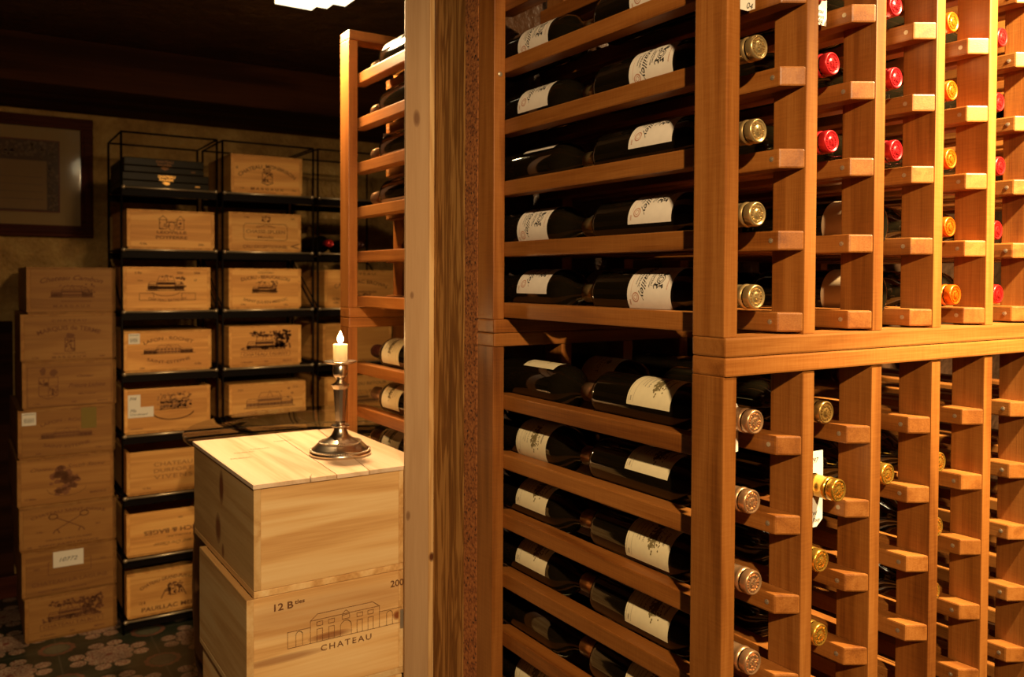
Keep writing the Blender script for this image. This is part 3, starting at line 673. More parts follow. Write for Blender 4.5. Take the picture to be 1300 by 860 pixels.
for i, (a, b, zt, mk, lab, ik) in enumerate(stk):
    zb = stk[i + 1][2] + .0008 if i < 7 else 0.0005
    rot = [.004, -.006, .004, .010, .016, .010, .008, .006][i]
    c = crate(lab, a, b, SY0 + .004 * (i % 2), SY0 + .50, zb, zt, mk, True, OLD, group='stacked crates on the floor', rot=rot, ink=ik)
    w, h = b - a, zt - zb
    if i == 3:
        sticker(c, w * .04, h * .70, w * .18, h * .96, bars=True); sticker(c, w * .64, h * .55, w * .80, h * .99, TAPE, 'tape')
    if i == 6: sticker(c, w * .32, h * .60, w * .64, h * .94, txt=[('10772', w * .48, h * .76, .014, w * .19)])
    if i == 4:
        k = Ink(); rr = random.Random(4)
        for _ in range(30): k.blob(w * .48 + rr.gauss(0, .022), h * .50 + rr.gauss(0, .022), .014, .010, 9, .4, rr)
        k.blob(w * .34, h * .46, .007, .006, 9, .2, rr)
        k.place('stain', flat('dark_stain', (0.20, 0.075, 0.025), .8), c, (0, 0, 0), (1, 0, 0), (0, 0, 1), .0008)

# --- wire shelving: three bays along the back wall
YS, SD = 3.3288, .332
LIP = [1.6427 - .2274 * k for k in range(8)]
BAY = [(.4710, .8150), (.8280, 1.1960), (1.2080, 1.5700)]
BAYN = ['left bay, beside the stacked crates', 'middle bay, behind the candle', 'right bay, behind the back rack']
for bi, (a, b) in enumerate(BAY):
    r = thing('wire_shelf', 'black wire shelving unit, %s' % BAYN[bi], 'shelving', (a, YS, 0), 'black wire shelving units'); w = b - a
    for x in (0.004, w - .004):
        m = MB()
        for y in (0.008, SD): m.tube([(x, y, 0), (x, y, 1.838)], .0042)
        m.tube([(x, 0.008, 1.838), (x, SD, 1.838)], .0034)
        for z in LIP[:]: m.tube([(x, 0.008, z - .004), (x, SD, z - .004)], .0034); m.tube([(x, 0.008, z - .004), (x, SD, z - .045)], .0022) if False else None
        m.tube([(x, 0.008, 1.19), (x, SD, 1.39)], .003)
        m.build('side_frame', BLKM, r)
    for y in (0.008, SD):
        m = MB(); m.tube([(0.004, y, 1.838), (w - .004, y, 1.838)], .0036); m.build('top_bar', BLKM, r)
    for z in LIP:
        m = MB(); m.box(.010, w - .010, .010, SD - .006, z - .006, z - .0015)
        m.box(.006, w - .006, .004, .010, z - .034, z - .008); m.box(.006, w - .006, SD - .004, SD, z - .034, z - .008)
        sh = m.build('shelf', BLKM, r)
        m = MB(); m.tube([(.010, .0, z - .0045), (w - .010, .0, z - .0045)], .0040)
        for x in (.010, w - .010): m.lathe([(0, -.008), (.006, -.005), (.0078, 0), (.006, .005), (0, .008)], 12, x, 0.0)
        for i in range(len(m.v)):
            pass
        nb = len(m.v)
        for q in range(nb - 2 * (2 + 3 * 12), nb): m.v[q] = (m.v[q][0], m.v[q][1], m.v[q][2] + z - .0045)
        m.build('front_lip', LIPM, sh)

def sc(label, bay, row, fx0, fx1, h, marks, lid=True, ink=INK, yoff=0.012, depth=.36, rot=0.0, W=CR):
    z = LIP[row] - .0010
    return crate(label, fx0, fx1, YS + yoff, YS + yoff + depth, z, z + h, marks, lid, W, group='wine crates on the wire shelves', rot=rot, ink=ink)
def c1r1(k, w, h):
    for x in (.40, .60): k.frame(w * (x - .04), h * .52, w * (x + .04), h * .76, .002); k.line([(w * (x - .05), h * .76), (w * x, h * .86), (w * (x + .05), h * .76)], .002)
    k.line([(w * .44, h * .70), (w * .56, h * .70)], .003); k.ell(w * .5, h * .6, .012, .016, .002); k.specks(w * .36, h * .52, w * .64, h * .72, 20, .003, rn)
    k.text('LEOVILLE', w * .5, h * .44, .010, w * .34); k.text('POYFERRE', w * .5, h * .31, .011, w * .36, bold=.02); k.text('12 Bts', w * .18, h * .14, .007); k.text('2006', w * .84, h * .14, .007)
def c1r2(k, w, h):
    house(k, w * .48, h * .46, w * .40, h * .36, .0016, True, .2, rn, True); k.ell(w * .48, h * .44, w * .16, h * .10, .002, 190, 350); k.frame(w * .18, h * .24, w * .34, h * .40, .0018); k.frame(w * .66, h * .24, w * .82, h * .40, .0018); k.text('CHATEAU BATAILLEY', w * .50, h * .26, .009, w * .44, arc=-.008)
    k.text('6 Bts', w * .17, h * .87, .008); k.text('2006', w * .64, h * .87, .008); k.text('2006', w * .84, h * .87, .008); k.text('FRAN', w * .19, h * .69, .005); k.text('33', w * .82, h * .70, .007)
def c1r3(k, w, h):
    k.text('LAFON - ROCHET', w * .5, h * .76, .012, w * .58, arc=.018, bold=.01); house(k, w * .5, h * .44, w * .56, h * .22, .0014, True, 0, rn, True); k.text('SAINT-ESTEPHE', w * .5, h * .275, .011, w * .50, arc=-.014, bold=.01); k.text('2004', w * .2, h * .1, .006); k.text('12 Bts', w * .84, h * .16, .007, bold=.03)
def c1r4(k, w, h):
    house(k, w * .56, h * .52, w * .38, h * .34, .0018, False, .3, rn); k.specks(w * .38, h * .5, w * .76, h * .86, 70, .004, rn); k.ell(w * .56, h * .46, w * .24, h * .18, .004, 190, 350); k.line([(w * .07, h * .12), (w * .2, h * .12)], .003)
def c1r5(k, w, h):
    k.text('CHATEAU', w * .52, h * .68, .015, w * .44, bold=0); k.text('DURFORT', w * .52, h * .53, .015, w * .44, bold=0); k.text('VIVENS', w * .52, h * .38, .015, w * .44, spc=1.2, bold=0); k.text('12 Bts', w * .22, h * .15, .008)
def c1r6(k, w, h):
    k.text('LYNCH & BAGES', w * .55, h * .52, .016, w * .72, rot=PI, bold=.02); k.text('PAUILLAC', w * .58, h * .38, .006, w * .28, rot=PI); k.text('1994', w * .60, h * .80, .006, rot=PI); k.text('Grand Cru Classe', w * .55, h * .22, .012, w * .5, rot=PI, shear=.4, bold=0)
def c1r7(k, w, h):
    k.text('CHATEAU GRAND-PUY-LACOSTE', w * .52, h * .72, .012, w * .78, arc=.030, bold=.02); k.specks(w * .43, h * .40, w * .62, h * .68, 60, .004, rn); k.ell(w * .52, h * .50, .018, .018, .002); k.text('12 B', w * .17, h * .32, .009, bold=.03); k.text('PAUILLAC MEDOC', w * .54, h * .16, .015, w * .76, bold=.02)
    for sx in (-1, 1): k.line([(w * (.52 + sx * .14), h * .36), (w * (.52 + sx * .10), h * .52), (w * (.52 + sx * .05), h * .60)], .004)
def c2r0(k, w, h):
    k.text('CHATEAU  MONBRISON', w * .5, h * .56, .014, w * .86, arc=.048, bold=.015); k.frame(w * .43, h * .32, w * .57, h * .54, .0024); k.specks(w * .44, h * .33, w * .56, h * .66, 34, .004, rn); k.line([(w * .42, h * .30), (w * .5, h * .24), (w * .58, h * .30)], .003)
    k.text('M A R G A U X', w * .5, h * .13, .010, w * .46, bold=.02); k.text('12 B', w * .15, h * .13, .006); k.text('1996', w * .88, h * .13, .006); k.text('x', w * .08, h * .66, .012)
def c2r1(k, w, h):
    x0, x1, y0, y1, c = w * .20, w * .80, h * .30, h * .72, .008
    k.line([(x0 + c, y0), (x1 - c, y0), (x1, y0 + c), (x1, y1 - c), (x1 - c, y1), (x0 + c, y1), (x0, y1 - c), (x0, y0 + c)], .002, True)
    k.text('CHATEAU', w * .5, h * .655, .007, w * .26, arc=.006); k.text('CHASSE-SPLEEN', w * .5, h * .52, .013, w * .54, bold=.01); k.text('Moulis', w * .5, h * .375, .009, w * .22, bold=.02); k.text('CRU EXCEPTIONNEL', w * .5, h * .13, .012, w * .62, bold=.015)
    k.specks(w * .45, h * .78, w * .56, h * .92, 20, .004, rn); k.text('12 Bts', w * .24, h * .88, .006); k.text('2000', w * .88, h * .88, .006); k.line([(w * .97, h * .22), (w * .86, h * .15), (w * .96, h * .10)], .004)
def c2r2(k, w, h):
    k.text('CHATEAU', w * .5, h * .90, .006, w * .22); k.text('DUCRU - BEAUCAILLOU', w * .5, h * .76, .013, w * .68, arc=.012, bold=.02); house(k, w * .48, h * .40, w * .32, h * .28, .0014, True, .5, rn, True); k.text('SAINT-JULIEN-MEDOC', w * .5, h * .215, .010, w * .62, arc=-.014, bold=.01); k.text('12 Bts', w * .19, h * .12, .006); k.text('1996', w * .78, h * .10, .006)
def c2r4(k, w, h):
    house(k, w * .52, h * .40, w * .60, h * .40, .0022, True, .1, rn); k.text('2001', w * .14, h * .86, .008); k.text('12 B', w * .86, h * .86, .008)
def c2r5(k, w, h):
    k.text('CHATEAU', w * .5, h * .72, .012, w * .5); k.text('SAINT-JULIEN', w * .5, h * .5, .012, w * .5)
def c3r2(k, w, h):
    k.text('CHATEAU', w * .50, h * .90, .010, w * .46, bold=.01, spc=1.3); k.text('CANTENAC BROWN', w * .52, h * .62, .016, w * .78, arc=.024, bold=.01); k.text('MARGAUX', w * .60, h * .42, .008, w * .3, bold=.03); k.specks(w * .45, h * .28, w * .66, h * .38, 20, .004, rn); k.text('12 Bts', w * .16, h * .24, .009, bold=.03); k.text('1999', w * .16, h * .13, .008, bold=.03)
def c3r4(k, w, h):
    k.text('CHATEAU DU RETOUR', w * .5, h * .80, .012, w * .8); house(k, w * .5, h * .3, w * .5, h * .35, .0016, True, .2, rn)
B1, B2, B3 = .478, .842, 1.222
sc('pale crate with a twin towered castle mark on the left bay second shelf', 0, 1, .4935, .8020, .146, c1r1)
sc('pale crate with mansion and ribbon banner mark in the left bay', 0, 2, .4790, .7870, .162, c1r2)
c = sc('crate with white barcode sticker in the left bay of the wire shelving', 0, 3, .4815, .7895, .152, c1r3); sticker(c, .015, .106, .054, .144, bars=True)
c = sc('open crate with torn handwritten white label in the left bay', 0, 4, .4815, .7850, .166, c1r4, lid=False, ink=INK2); sticker(c, .012, .062, .100, .100, txt=[('Ma', .03, .088, .012, None), ('Cocktail', .05, .074, .007, .06)]); sticker(c, .012, .100, .055, .146, txt=[('M4', .03, .132, .012, None)])
sc('open crate with three centred lines of faint capitals, left bay', 0, 5, .4885, .8000, .160, c1r5, lid=False, ink=INK2)
sc('open crate set upside down so its lettering is inverted, left bay', 0, 6, .4870, .8000, .160, c1r6, lid=False)
sc('lowest crate of the left bay reading PAUILLAC, just above the floor', 0, 7, .4870, .8000, .165, c1r7)
sc('crate reading MARGAUX on the top shelf of the middle bay', 1, 0, .8650, 1.1480, .152, c2r0, )
sc('crate with lettering in an eight cornered frame, middle bay', 1, 1, .8560, 1.1430, .152, c2r1)
sc('crate with arched lettering over a small mansion, third shelf down, middle bay', 1, 2, .8560, 1.1430, .160, c2r2)
sc('crate with dark printed mansion and trees left of the candle flame, middle bay', 1, 3, .8560, 1.1430, .160, m_tal)
sc('crate with castle outline seen above the glass rim, middle bay', 1, 4, .8560, 1.1620, .160, c2r4, ink=INK2)
sc('crate seen through the glass tabletop, middle bay', 1, 5, .8560, 1.1620, .150, c2r5)
sc('crate with arched capitals seen through the back rack above the candle, right bay', 2, 2, 1.2420, 1.5520, .158, c3r2)
sc('blank crate right behind the candle flame, right bay', 2, 3, 1.2350, 1.5450, .160, None)
sc('crate behind the upper stem of the candlestick, right bay', 2, 4, 1.2420, 1.5520, .165, c3r4, ink=INK2)
sc('crate low in the right bay, glimpsed under the rack bottles', 2, 5, 1.2420, 1.5520, .160, c2r5)
# presentation cases, black with gold crests
BLKBOX = flat('black_lacquer', (0.016, 0.012, 0.005), .4, 0.0, Specular_IOR_Level=0.1); GOLDP = flat('gold_print', (0.75, 0.42, 0.10), .35, .5)
z = LIP[0] - .001
for (a, b, z0, z1, lab, mt) in ((.478, .783, z, z + .0535, 'lower black presentation case with gold crest on the top left shelf', GOLDP), (.484, .764, z + .0545, z + .108, 'upper black presentation case lying on the other black case', INK2)):
    r = thing('presentation_case', lab, 'box', (a, YS + .012, z0), 'black presentation cases'); w, h = b - a, z1 - z0
    m = MB(); m.box(0, w, 0, .34, 0, h * .44, .003); m.build('base', BLKBOX, r)
    m = MB(); m.box(0, w, 0, .34, h * .46, h, .003); m.build('lid', BLKBOX, r)
    k = Ink(); k.text('CHATEAU', w * .5, h * .80, .009, .062, bold=.04); k.text('PALMER', w * .5, h * .58, .008, .050, bold=.04); k.blob(w * .5, h * .33, .014, .006, 9, .3, rn); k.text('2000', w * .86, h * .22, .006)
    k.place('gold_crest', mt, r, (0, 0, 0), (1, 0, 0), (0, 0, 1), .0006)
# two bottles on the right bay
for i, (x, dz) in enumerate(((1.262, 0), (1.395, 0))):
    lay('scarlet' if i == 0 else 'dark', None, x, YS - .0, LIP[1] + .0385, 180, ['dark bottle with red tip on the right bay shelf', 'dark bottle beside the red tipped one, right bay shelf'][i], 'bottles on the wire shelf')

# --- crates in the foreground
BX, BY, BW, BLN = .4087, 1.437, .284, .447
HW = [wood('hero_pine_%s' % 'xyz'[i], (0.52, 0.25, 0.075), (0.74, 0.45, 0.18), (0.84, 0.59, 0.29), i, scale=8, rough=0.5, streak=0.45, rings=0.95) for i in range(3)]
HSIDE = wood('hero_side_knotted', (0.46, 0.24, 0.08), (0.62, 0.38, 0.15), (0.70, 0.47, 0.22), 1, scale=8, rough=0.55, streak=0.45, rings=0.95,
             knots=(((0, .217, .147), (.05, .020, .040), 1.0), ((0, .242, .061), (.05, .026, .036), .9), ((0, .206, .026), (.05, .012, .018), .8)), knotcol=(0.20, 0.06, 0.02))
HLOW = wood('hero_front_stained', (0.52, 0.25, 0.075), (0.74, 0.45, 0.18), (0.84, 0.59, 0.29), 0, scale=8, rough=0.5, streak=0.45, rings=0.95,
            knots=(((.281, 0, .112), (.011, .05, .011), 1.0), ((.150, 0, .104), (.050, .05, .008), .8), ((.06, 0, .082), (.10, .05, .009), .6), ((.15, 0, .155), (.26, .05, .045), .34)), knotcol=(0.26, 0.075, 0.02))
def hero(label, z0, z1, marks, fmat, smat, dx=0, lid=True, w=BW, d=BLN):
    h = z1 - z0; t = .0125
    r = thing('wine_crate', label, 'wooden crate', (BX + dx, BY, z0), 'crates stacked in the foreground')
    def P(nm, mat, *a, b=.0012):
        m = MB(); m.box(*a, b); return m.build(nm, mat, r)
    lt = .0085 if lid else 0
    P('side_panel', smat, 0, t, 0, d, .012, h - lt); P('side_panel', HW[1], w - t, w, 0, d, .012, h - lt)
    P('front_panel', fmat, t, w - t, .0008, t, .012, h - lt); P('back_panel', HW[0], t, w - t, d - t, d, .012, h - lt)
    P('base_board', HW[1], 0, w, 0, d, 0, .0115)
    if lid:
        for pts in ([(-.002, -.004), (.1465, -.004), (.176, d + .004), (-.002, d + .004)], [(.1480, -.004), (.2090, -.004), (.2760, d + .002), (.1775, d + .004)], [(.2105, -.003), (.3345, -.003), (.3350, d - .006), (.2775, d - .002)]):
            m = MB(); m.prism(pts, h - lt + .0006, h, .0008); m.build('lid_plank', HP['top'], r)
    if marks:
        k = Ink(); marks(k, w, h); k.place('brand_print', INK, r, (0, 0, 0), (1, 0, 0), (0, 0, 1), .0006)
    return r
def m_hero(k, w, h):
    k.text('12 B', .0640, h - .0215, .0120, .034, bold=.02); k.text('tles', .0925, h - .0185, .0068, .018, bold=.02); k.text('200', .2800, h - .0225, .0120, .027, bold=.015)
    L_ = .00085; b0 = h - .0985
    x0, x1 = .1119, .2440
    k.line([(x0, b0), (x0, h - .0585), (x0 + .013, h - .0482), (x1 - .0135, h - .0482), (x1, h - .0585), (x1, b0)], L_)
    k.line([(x0, h - .0585), (x1, h - .0585)], L_)
    k.line([(.0707, b0), (.2885, b0)], L_)
    for xa, xb, xm in ((x0, .0707, .0915), (x1, .2885, .2645)):
        k.line([(xa, h - .0698), (xb, h - .0698), (xb, b0)], L_)
        k.line([(xm - .006, b0), (xm - .006, h - .078)], L_); k.line([(xm + .006, b0), (xm + .006, h - .078)], L_); k.ell(xm, h - .078, .006, .006, L_, 0, 180)
    for x in (.1290, .1510, .2050, .2265):
        k.frame(x - .0055, h - .0695, x + .0055, h - .0625, L_); k.line([(x - .0052, b0), (x - .0052, h - .0755), (x + .0052, h - .0755), (x + .0052, b0)], L_)
    xm = .1783; k.frame(xm - .007, h - .0680, xm + .007, h - .0605, L_); k.line([(xm - .0105, b0), (xm - .0105, h - .0815)], L_); k.line([(xm + .0105, b0), (xm + .0105, h - .0815)], L_); k.ell(xm, h - .0815, .0105, .0105, L_, 0, 180); k.line([(xm - .007, h - .0585), (xm, h - .0520), (xm + .007, h - .0585)], L_)
    k.text('CHATEAU', .1795, h - .1115, .0105, .097, spc=1.3, bold=.008)
BOXT = .958; BH = .1965
hc = hero('big pale pine crate the candlestick stands on', BOXT - BH, BOXT, None, HW[0], HSIDE)
k = Ink(); rr = random.Random(12)
for (cx, cy) in ((.060, .275), (.098, .297), (.040, .225), (.165, .355)):
    k.text('PAUILLAC', cx, cy, .009, .04, bold=0)
k.place('faint_stamp', flat('worn_ink', (0.34, 0.20, 0.09), .7), hc, (0, 0, BH), (1, 0, 0), (0, 1, 0), .0005)
m = MB(); m.tube([(.098, -.0050, BH - .006), (.098, -.0060, BH - .001), (.098, -.0035, BH + .003), (.103, .004, BH + .0035)], .0009, 6); m.build('wire_staple', STEEL, hc)
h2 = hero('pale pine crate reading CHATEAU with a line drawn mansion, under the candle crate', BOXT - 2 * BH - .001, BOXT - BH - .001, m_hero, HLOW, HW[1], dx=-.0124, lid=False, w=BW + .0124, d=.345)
m = MB(); m.box(BW + .0124 - .0105, BW + .0124 - .003, -.002, -.0002, BH * .44, BH * .62); m.build('metal_clip', STEEL, h2)
zz = BOXT - 2 * BH - .002
hero('third pine crate down in the foreground stack', zz / 2 + .0005, zz, None, HW[0], HW[1], dx=-.006, lid=False, d=.345)
hero('lowest pine crate of the foreground stack on the floor', 0.0005, zz / 2 - .0005, None, HW[0], HW[1], dx=-.006, lid=False, d=.345)

# ------------------------------------------------------------------ barrel with glass top
BCX, BCY = .878, 2.322
r = thing('oak_barrel', 'oak barrel standing behind the crate stack under a round glass top', 'barrel', (BCX, BCY, 0))
def brad(z): t = (z - .46) / .43; return .372 - .050 * t * t
seg = 60
m = MB(); m.lathe([(0, .0), (brad(0) - .01, 0.0)] + [(brad(z), z) for z in [0.0 + .0453 * i for i in range(20)]] + [(brad(.86) - .02, .8607), (brad(.84) - .02, .835), (0, .835)], seg); m.build('staves', BAR, r)
m = MB(); m.lathe([(0, .8352), (brad(.84) - .022, .8352), (brad(.84) - .022, .8420), (0, .8420)], seg); m.build('barrel_head', wood('barrel_head_oak', (0.34, 0.17, 0.05), (0.5, 0.28, 0.09), (0.6, 0.36, 0.14), 0, scale=9, rough=.6), r)
HOOP = flat('iron_hoop', (0.10, 0.06, 0.04), .5, .8)
for z in (.03, .14, .26, .61, .73, .825):
    m = MB(); m.lathe([(brad(z) + .0005, z), (brad(z) + .003, z), (brad(z + .03) + .003, z + .03), (brad(z + .03) + .0005, z + .03)], seg); m.build('hoop', HOOP, r)
def glass_mat(name, tint, rough=0.0):
    m, nt, p = newmat(name); p.inputs['Base Color'].default_value = (*tint, 1); p.inputs['Roughness'].default_value = rough; p.inputs['Transmission Weight'].default_value = 1.0; p.inputs['IOR'].default_value = 1.45
    return m
TG = glass_mat('clear_table_glass', (0.93, 0.95, 0.92))
m = MB(); R_ = .395
m.lathe([(0, .8735), (R_ - .002, .8735), (R_, .8755), (R_, .8825), (R_ - .002, .8845), (0, .8845)], 96)
o = m.build('glass_tabletop', TG, None, (BCX, BCY, 0)); tag(o, 'round clear glass tabletop whose rim shows behind the candle crate', 'tabletop')
for k in range(4):
    a = PI / 4 + k * PI / 2; m = MB(); m.lathe([(0, .8360), (.012, .8360), (.012, .8732), (0, .8732)], 16, .27 * math.cos(a), .27 * math.sin(a)); m.build('glass_bumper', BLKM, r)

# ------------------------------------------------------------------ candlestick and candle
SIL = flat('aged_silver', (0.66, 0.56, 0.44), 0.27, 1.0)
CX, CY, CZ = .6262, 1.5957, BOXT + .0003
cs = thing('candlestick', 'tarnished silver candlestick with beaded foot on the front crate', 'candlestick', (CX, CY, CZ)); cs.scale = (.95, .95, 1)
m = MB(); m.lathe([(0, 0), (.060, 0), (.0635, .002), (.0640, .005), (.0625, .008), (.0600, .0095), (.0590, .0125), (.0560, .0145), (.0480, .022), (.0445, .0235), (.0425, .0265), (.0340, .0290), (.0245, .0340), (.0178, .0400), (.0140, .0480), (.0126, .0540), (.0125, .0560)], 56)
m.build('foot', SIL, cs)
m = MB()
for (rr_, z, n, br) in ((.0610, .0105, 76, .0021), (.0435, .0262, 60, .0016)):
    for k in range(n):
        a = 2 * PI * k / n; cx, cy = rr_ * math.cos(a), rr_ * math.sin(a)
        m.lathe([(0, z - br), (br * .8, z - br * .6), (br, z), (br * .8, z + br * .6), (0, z + br)], 6, cx, cy)
m.build('beading', SIL, cs)
m = MB(); m.lathe([(.0120, .0545), (.0180, .0555), (.0198, .0575), (.0180, .0598), (.0115, .0610), (.0098, .0630), (.0115, .0650)], 40); m.build('knop', SIL, cs)
m = MB()
m.lathe([(.0090, .0640), (.0105, .0670), (.0148, .1310), (.0185, .1370), (.0195, .1400), (.0130, .1430), (.0085, .1470), (.0080, .1510)], 12, smooth=False); m.build('fluted_stem', SIL, cs)
m = MB(); m.lathe([(.0080, .1500), (.0090, .1520), (.0120, .1545), (.0145, .1580), (.0155, .1640), (.0158, .1800), (.0145, .1812)], 40); m.build('socket', SIL, cs)
m = MB(); m.lathe([(.0135, .1800), (.0260, .1815), (.0330, .1840), (.0345, .1856), (.0335, .1870), (.0290, .1858), (.0190, .1846), (.0160, .1870), (.0150, .1870), (.0140, .1850)], 48); m.build('drip_pan', SIL, cs)
cd = thing('candle', 'short lit white candle in the silver candlestick', 'candle', (CX, CY, CZ + .1856))
m = MB(); m.lathe([(0, -.003), (.0134, -.003), (.0140, 0), (.0140, .0300), (.0147, .0325), (.0141, .0348), (.0115, .0338), (0, .0320)], 32); m.build('wax', WAX, cd)
m = MB(); m.tube([(0, 0, .031), (.0004, 0, .036), (.0012, 0, .0405)], .0008, 6); m.build('wick', BLACKP, cd)
fm = bpy.data.materials.new('candle_flame'); fm.use_nodes = True; nt = fm.node_tree; nt.nodes.clear(); e = N(nt, 'ShaderNodeEmission'); e.inputs[0].default_value = (1, .72, .34, 1); e.inputs[1].default_value = 60; oo = N(nt, 'ShaderNodeOutputMaterial'); nt.links.new(e.outputs[0], oo.inputs[0])
m = MB(); m.lathe([(0, .0355), (.0034, .0375), (.0056, .0415), (.0060, .0455), (.0050, .0500), (.0030, .0550), (.0010, .0595), (0, .0615)], 20); m.build('flame', fm, cd)

# ------------------------------------------------------------------ picture on the back wall
fx0, fx1, fz0, fz1 = -.27, .457, 1.478, 1.975
pf = thing('framed_picture', 'framed print behind glass in a wide dark red wood frame at far left', 'picture', (fx0, YW - .03, fz0))
w, h = fx1 - fx0, fz1 - fz0; fw = .047
for (a, b, c, d, nm) in ((0, w, 0, fw, 0), (0, w, h - fw, h, 0), (0, fw, fw, h - fw, 2), (w - fw, w, fw, h - fw, 2)):
    m = MB(); m.box(a, b, 0, .028, c, d, .004); m.box(a + .012 * (nm == 2), b - .012 * (nm == 2), -.006, .004, c + .014, d - .014, .003); m.build('frame_rail', FRAMEW, pf)
m = MB(); m.box(fw, w - fw, .018, .022, fw, h - fw); m.build('mat_board', flat('olive_mat_board', (0.34, 0.22, 0.08), .7), pf)
px1 = w - fw - .080; px0 = fw + .08; pz0, pz1 = fw + .055, h - fw - .055
m = MB(); m.box(px0, px1, .014, .018, pz0, pz1); pr_ = m.build('print_sheet', flat('dark_print', (0.10, 0.055, 0.03), .7), pf)
m = MB(); m.box(px0 + .03, px1 - .045, .0125, .014, pz0 + .008, pz1 - .085); m.build('caption_panel', flat('tan_print', (0.27, 0.16, 0.06), .7), pf)
k = Ink(); k.specks(px1 - .040, pz0 + .006, px1 - .006, pz1 - .006, 60, .006, rn); k.specks(px0, pz1 - .07, px1 - .02, pz1 - .01, 120, .008, rn)
for q in range(4): k.line([(px0 + .05, pz0 + .05 + .03 * q), (px1 - .06, pz0 + .05 + .03 * q)], .003)
k.place('print_ornament', flat('mid_print', (0.19, 0.115, 0.06), .7), pf, (0, .0122, 0), (1, 0, 0), (0, 0, 1), .0002)
k = Ink(); k.frame(px0, pz0, px1, pz1, .004); k.place('print_border', flat('red_rule', (0.16, 0.03, 0.02), .7), pf, (0, .0138, 0), (1, 0, 0), (0, 0, 1), .0002)
gm = bpy.data.materials.new('picture_glass'); gm.use_nodes = True; nt = gm.node_tree; nt.nodes.clear()
tr = N(nt, 'ShaderNodeBsdfTransparent'); gl = N(nt, 'ShaderNodeBsdfGlossy'); gl.inputs['Roughness'].default_value = .06; fr_ = N(nt, 'ShaderNodeFresnel'); fr_.inputs[0].default_value = 1.5; mx = N(nt, 'ShaderNodeMixShader'); oo = N(nt, 'ShaderNodeOutputMaterial')
nt.links.new(fr_.outputs[0], mx.inputs[0]); nt.links.new(tr.outputs[0], mx.inputs[1]); nt.links.new(gl.outputs[0], mx.inputs[2]); nt.links.new(mx.outputs[0], oo.inputs[0])
m = MB(); m.box(fw, w - fw, .006, .008, fw, h - fw); m.build('glass_pane', gm, pf)

# ------------------------------------------------------------------ ceiling lamp
lm = bpy.data.materials.new('lit_lamp_glass'); lm.use_nodes = True; nt = lm.node_tree; nt.nodes.clear(); e = N(nt, 'ShaderNodeEmission'); e.inputs[0].default_value = (1, .80, .46, 1); e.inputs[1].default_value = 2.8; oo = N(nt, 'ShaderNodeOutputMaterial'); nt.links.new(e.outputs[0], oo.inputs[0])
lamp = thing('ceiling_lamp', 'bright stepped square ceiling lamp at the top edge above the shelves', 'ceiling lamp', (.695, 1.876, 1.990))
def steps(s):
    a = [(.055, .245), (.055, .205), (.088, .205), (.088, .165), (.125, .165), (.125, -.05)]
    pts = [(x * s, y * s) for x, y in a]
    return pts + [(-x, y) for x, y in pts[::-1]][0:] 
pl = [(.054, .243), (.054, .203), (.086, .203), (.086, .155), (.122, .155), (.122, -.155), (.086, -.155), (.086, -.203), (.054, -.203), (.054, -.243), (-.054, -.243), (-.054, -.203), (-.086, -.203), (-.086, -.155), (-.122, -.155), (-.122, .155), (-.086, .155), (-.086, .203), (-.054, .203), (-.054, .243)]
pl = [(x * .87, y * .87) for x, y in pl]; m = MB(); m.prism(pl[::-1], 0, .055); m.build('diffuser', lm, lamp)
m = MB(); m.prism([(x * .8, y * .8) for x, y in pl][::-1], .0555, .064); m.lathe([(0, .064), (.008, .064), (.008, .172), (.05, .174), (.05, .1815), (0, .1815)], 20); m.build('mounting_plate', flat('brass', (0.5, 0.33, 0.12), .3, 1.0), lamp)

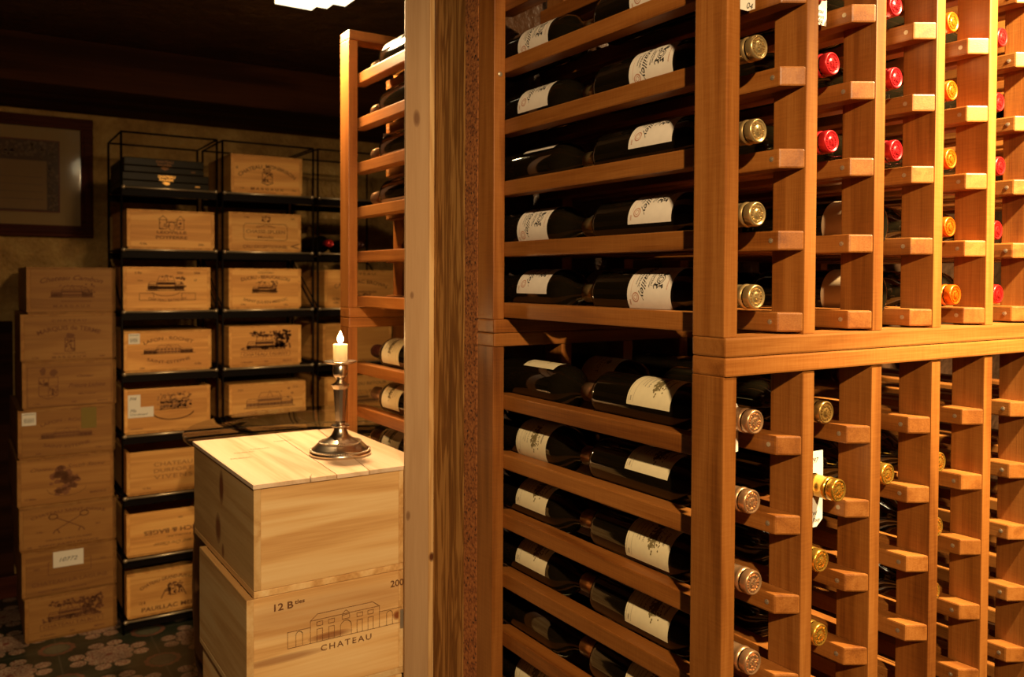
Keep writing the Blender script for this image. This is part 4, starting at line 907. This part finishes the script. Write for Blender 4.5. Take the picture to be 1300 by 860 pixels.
# ------------------------------------------------------------------ lights
def light(name, typ, loc, energy, col, size=.05, target=None, spot=None, blend=.5):
    l = bpy.data.lights.new(name, typ); l.energy = energy; l.color = col
    if typ in ('POINT', 'SPOT'): l.shadow_soft_size = size
    if typ == 'AREA': l.size = size
    if typ == 'SPOT': l.spot_size = math.radians(spot); l.spot_blend = blend
    o = bpy.data.objects.new(name, l); COL.objects.link(o); o.location = loc
    if target is not None: o.rotation_euler = (Vector(target) - Vector(loc)).to_track_quat('-Z', 'Y').to_euler()
    return o
WARM = (1.0, .70, .37); WARM1 = (1.0, .76, .40); WARM2 = (1.0, .66, .32)
light('spot_right', 'SPOT', (1.37, .13, 2.10), 500, WARM1, .025, (1.50, .72, 1.45), 92, 1.0)
light('spot_left', 'SPOT', (-.10, -.80, 2.12), 245, WARM, .03, (.70, .95, 1.1), 62, 1.0)
light('room_lamp_bulb', 'POINT', (.69, 1.93, 1.955), 15, WARM2, .06)
light('room_lamp_downlight', 'SPOT', (.69, 1.93, 1.950), 62, WARM2, .06, (.69, 2.03, 0), 168, .9)
light('candle_glow', 'POINT', (CX, CY, CZ + .234), 4.8, (1, .56, .20), .007)
wd = bpy.data.worlds.new('dim_cellar'); bpy.context.scene.world = wd; wd.use_nodes = True
wd.node_tree.nodes['Background'].inputs[0].default_value = (1, .6, .3, 1); wd.node_tree.nodes['Background'].inputs[1].default_value = .0

# ------------------------------------------------------------------ camera
f_, yaw, pt, rl, sy = 1070.47, 32.936, 1.1922, .261, -53.19
th, pt, rl = [math.radians(a) for a in (yaw, pt, rl)]
fwd = Vector((math.sin(th), math.cos(th), 0)); rt = Vector((math.cos(th), -math.sin(th), 0)); up = Vector((0, 0, 1))
F = fwd * math.cos(pt) - up * math.sin(pt); u2 = up * math.cos(pt) + fwd * math.sin(pt)
R = rt * math.cos(rl) + u2 * math.sin(rl); U = u2 * math.cos(rl) - rt * math.sin(rl)
cam = bpy.data.cameras.new('camera'); co = bpy.data.objects.new('camera', cam); COL.objects.link(co)
M = Matrix((R, U, -F)).transposed().to_4x4(); M.translation = Vector((0, 0, H0)); co.matrix_world = M
cam.sensor_fit = 'HORIZONTAL'; cam.sensor_width = 36; cam.lens = f_ * 36 / 1300; cam.shift_y = sy / 1300; cam.clip_start = .02
cam.dof.use_dof = True; cam.dof.focus_distance = 1.22; cam.dof.aperture_fstop = 6.3
S = bpy.context.scene; S.camera = co
S.view_settings.view_transform = 'Standard'; S.view_settings.look = 'None'; S.view_settings.gamma = 1; S.view_settings.use_curve_mapping = False
S.view_settings.exposure = 0.0
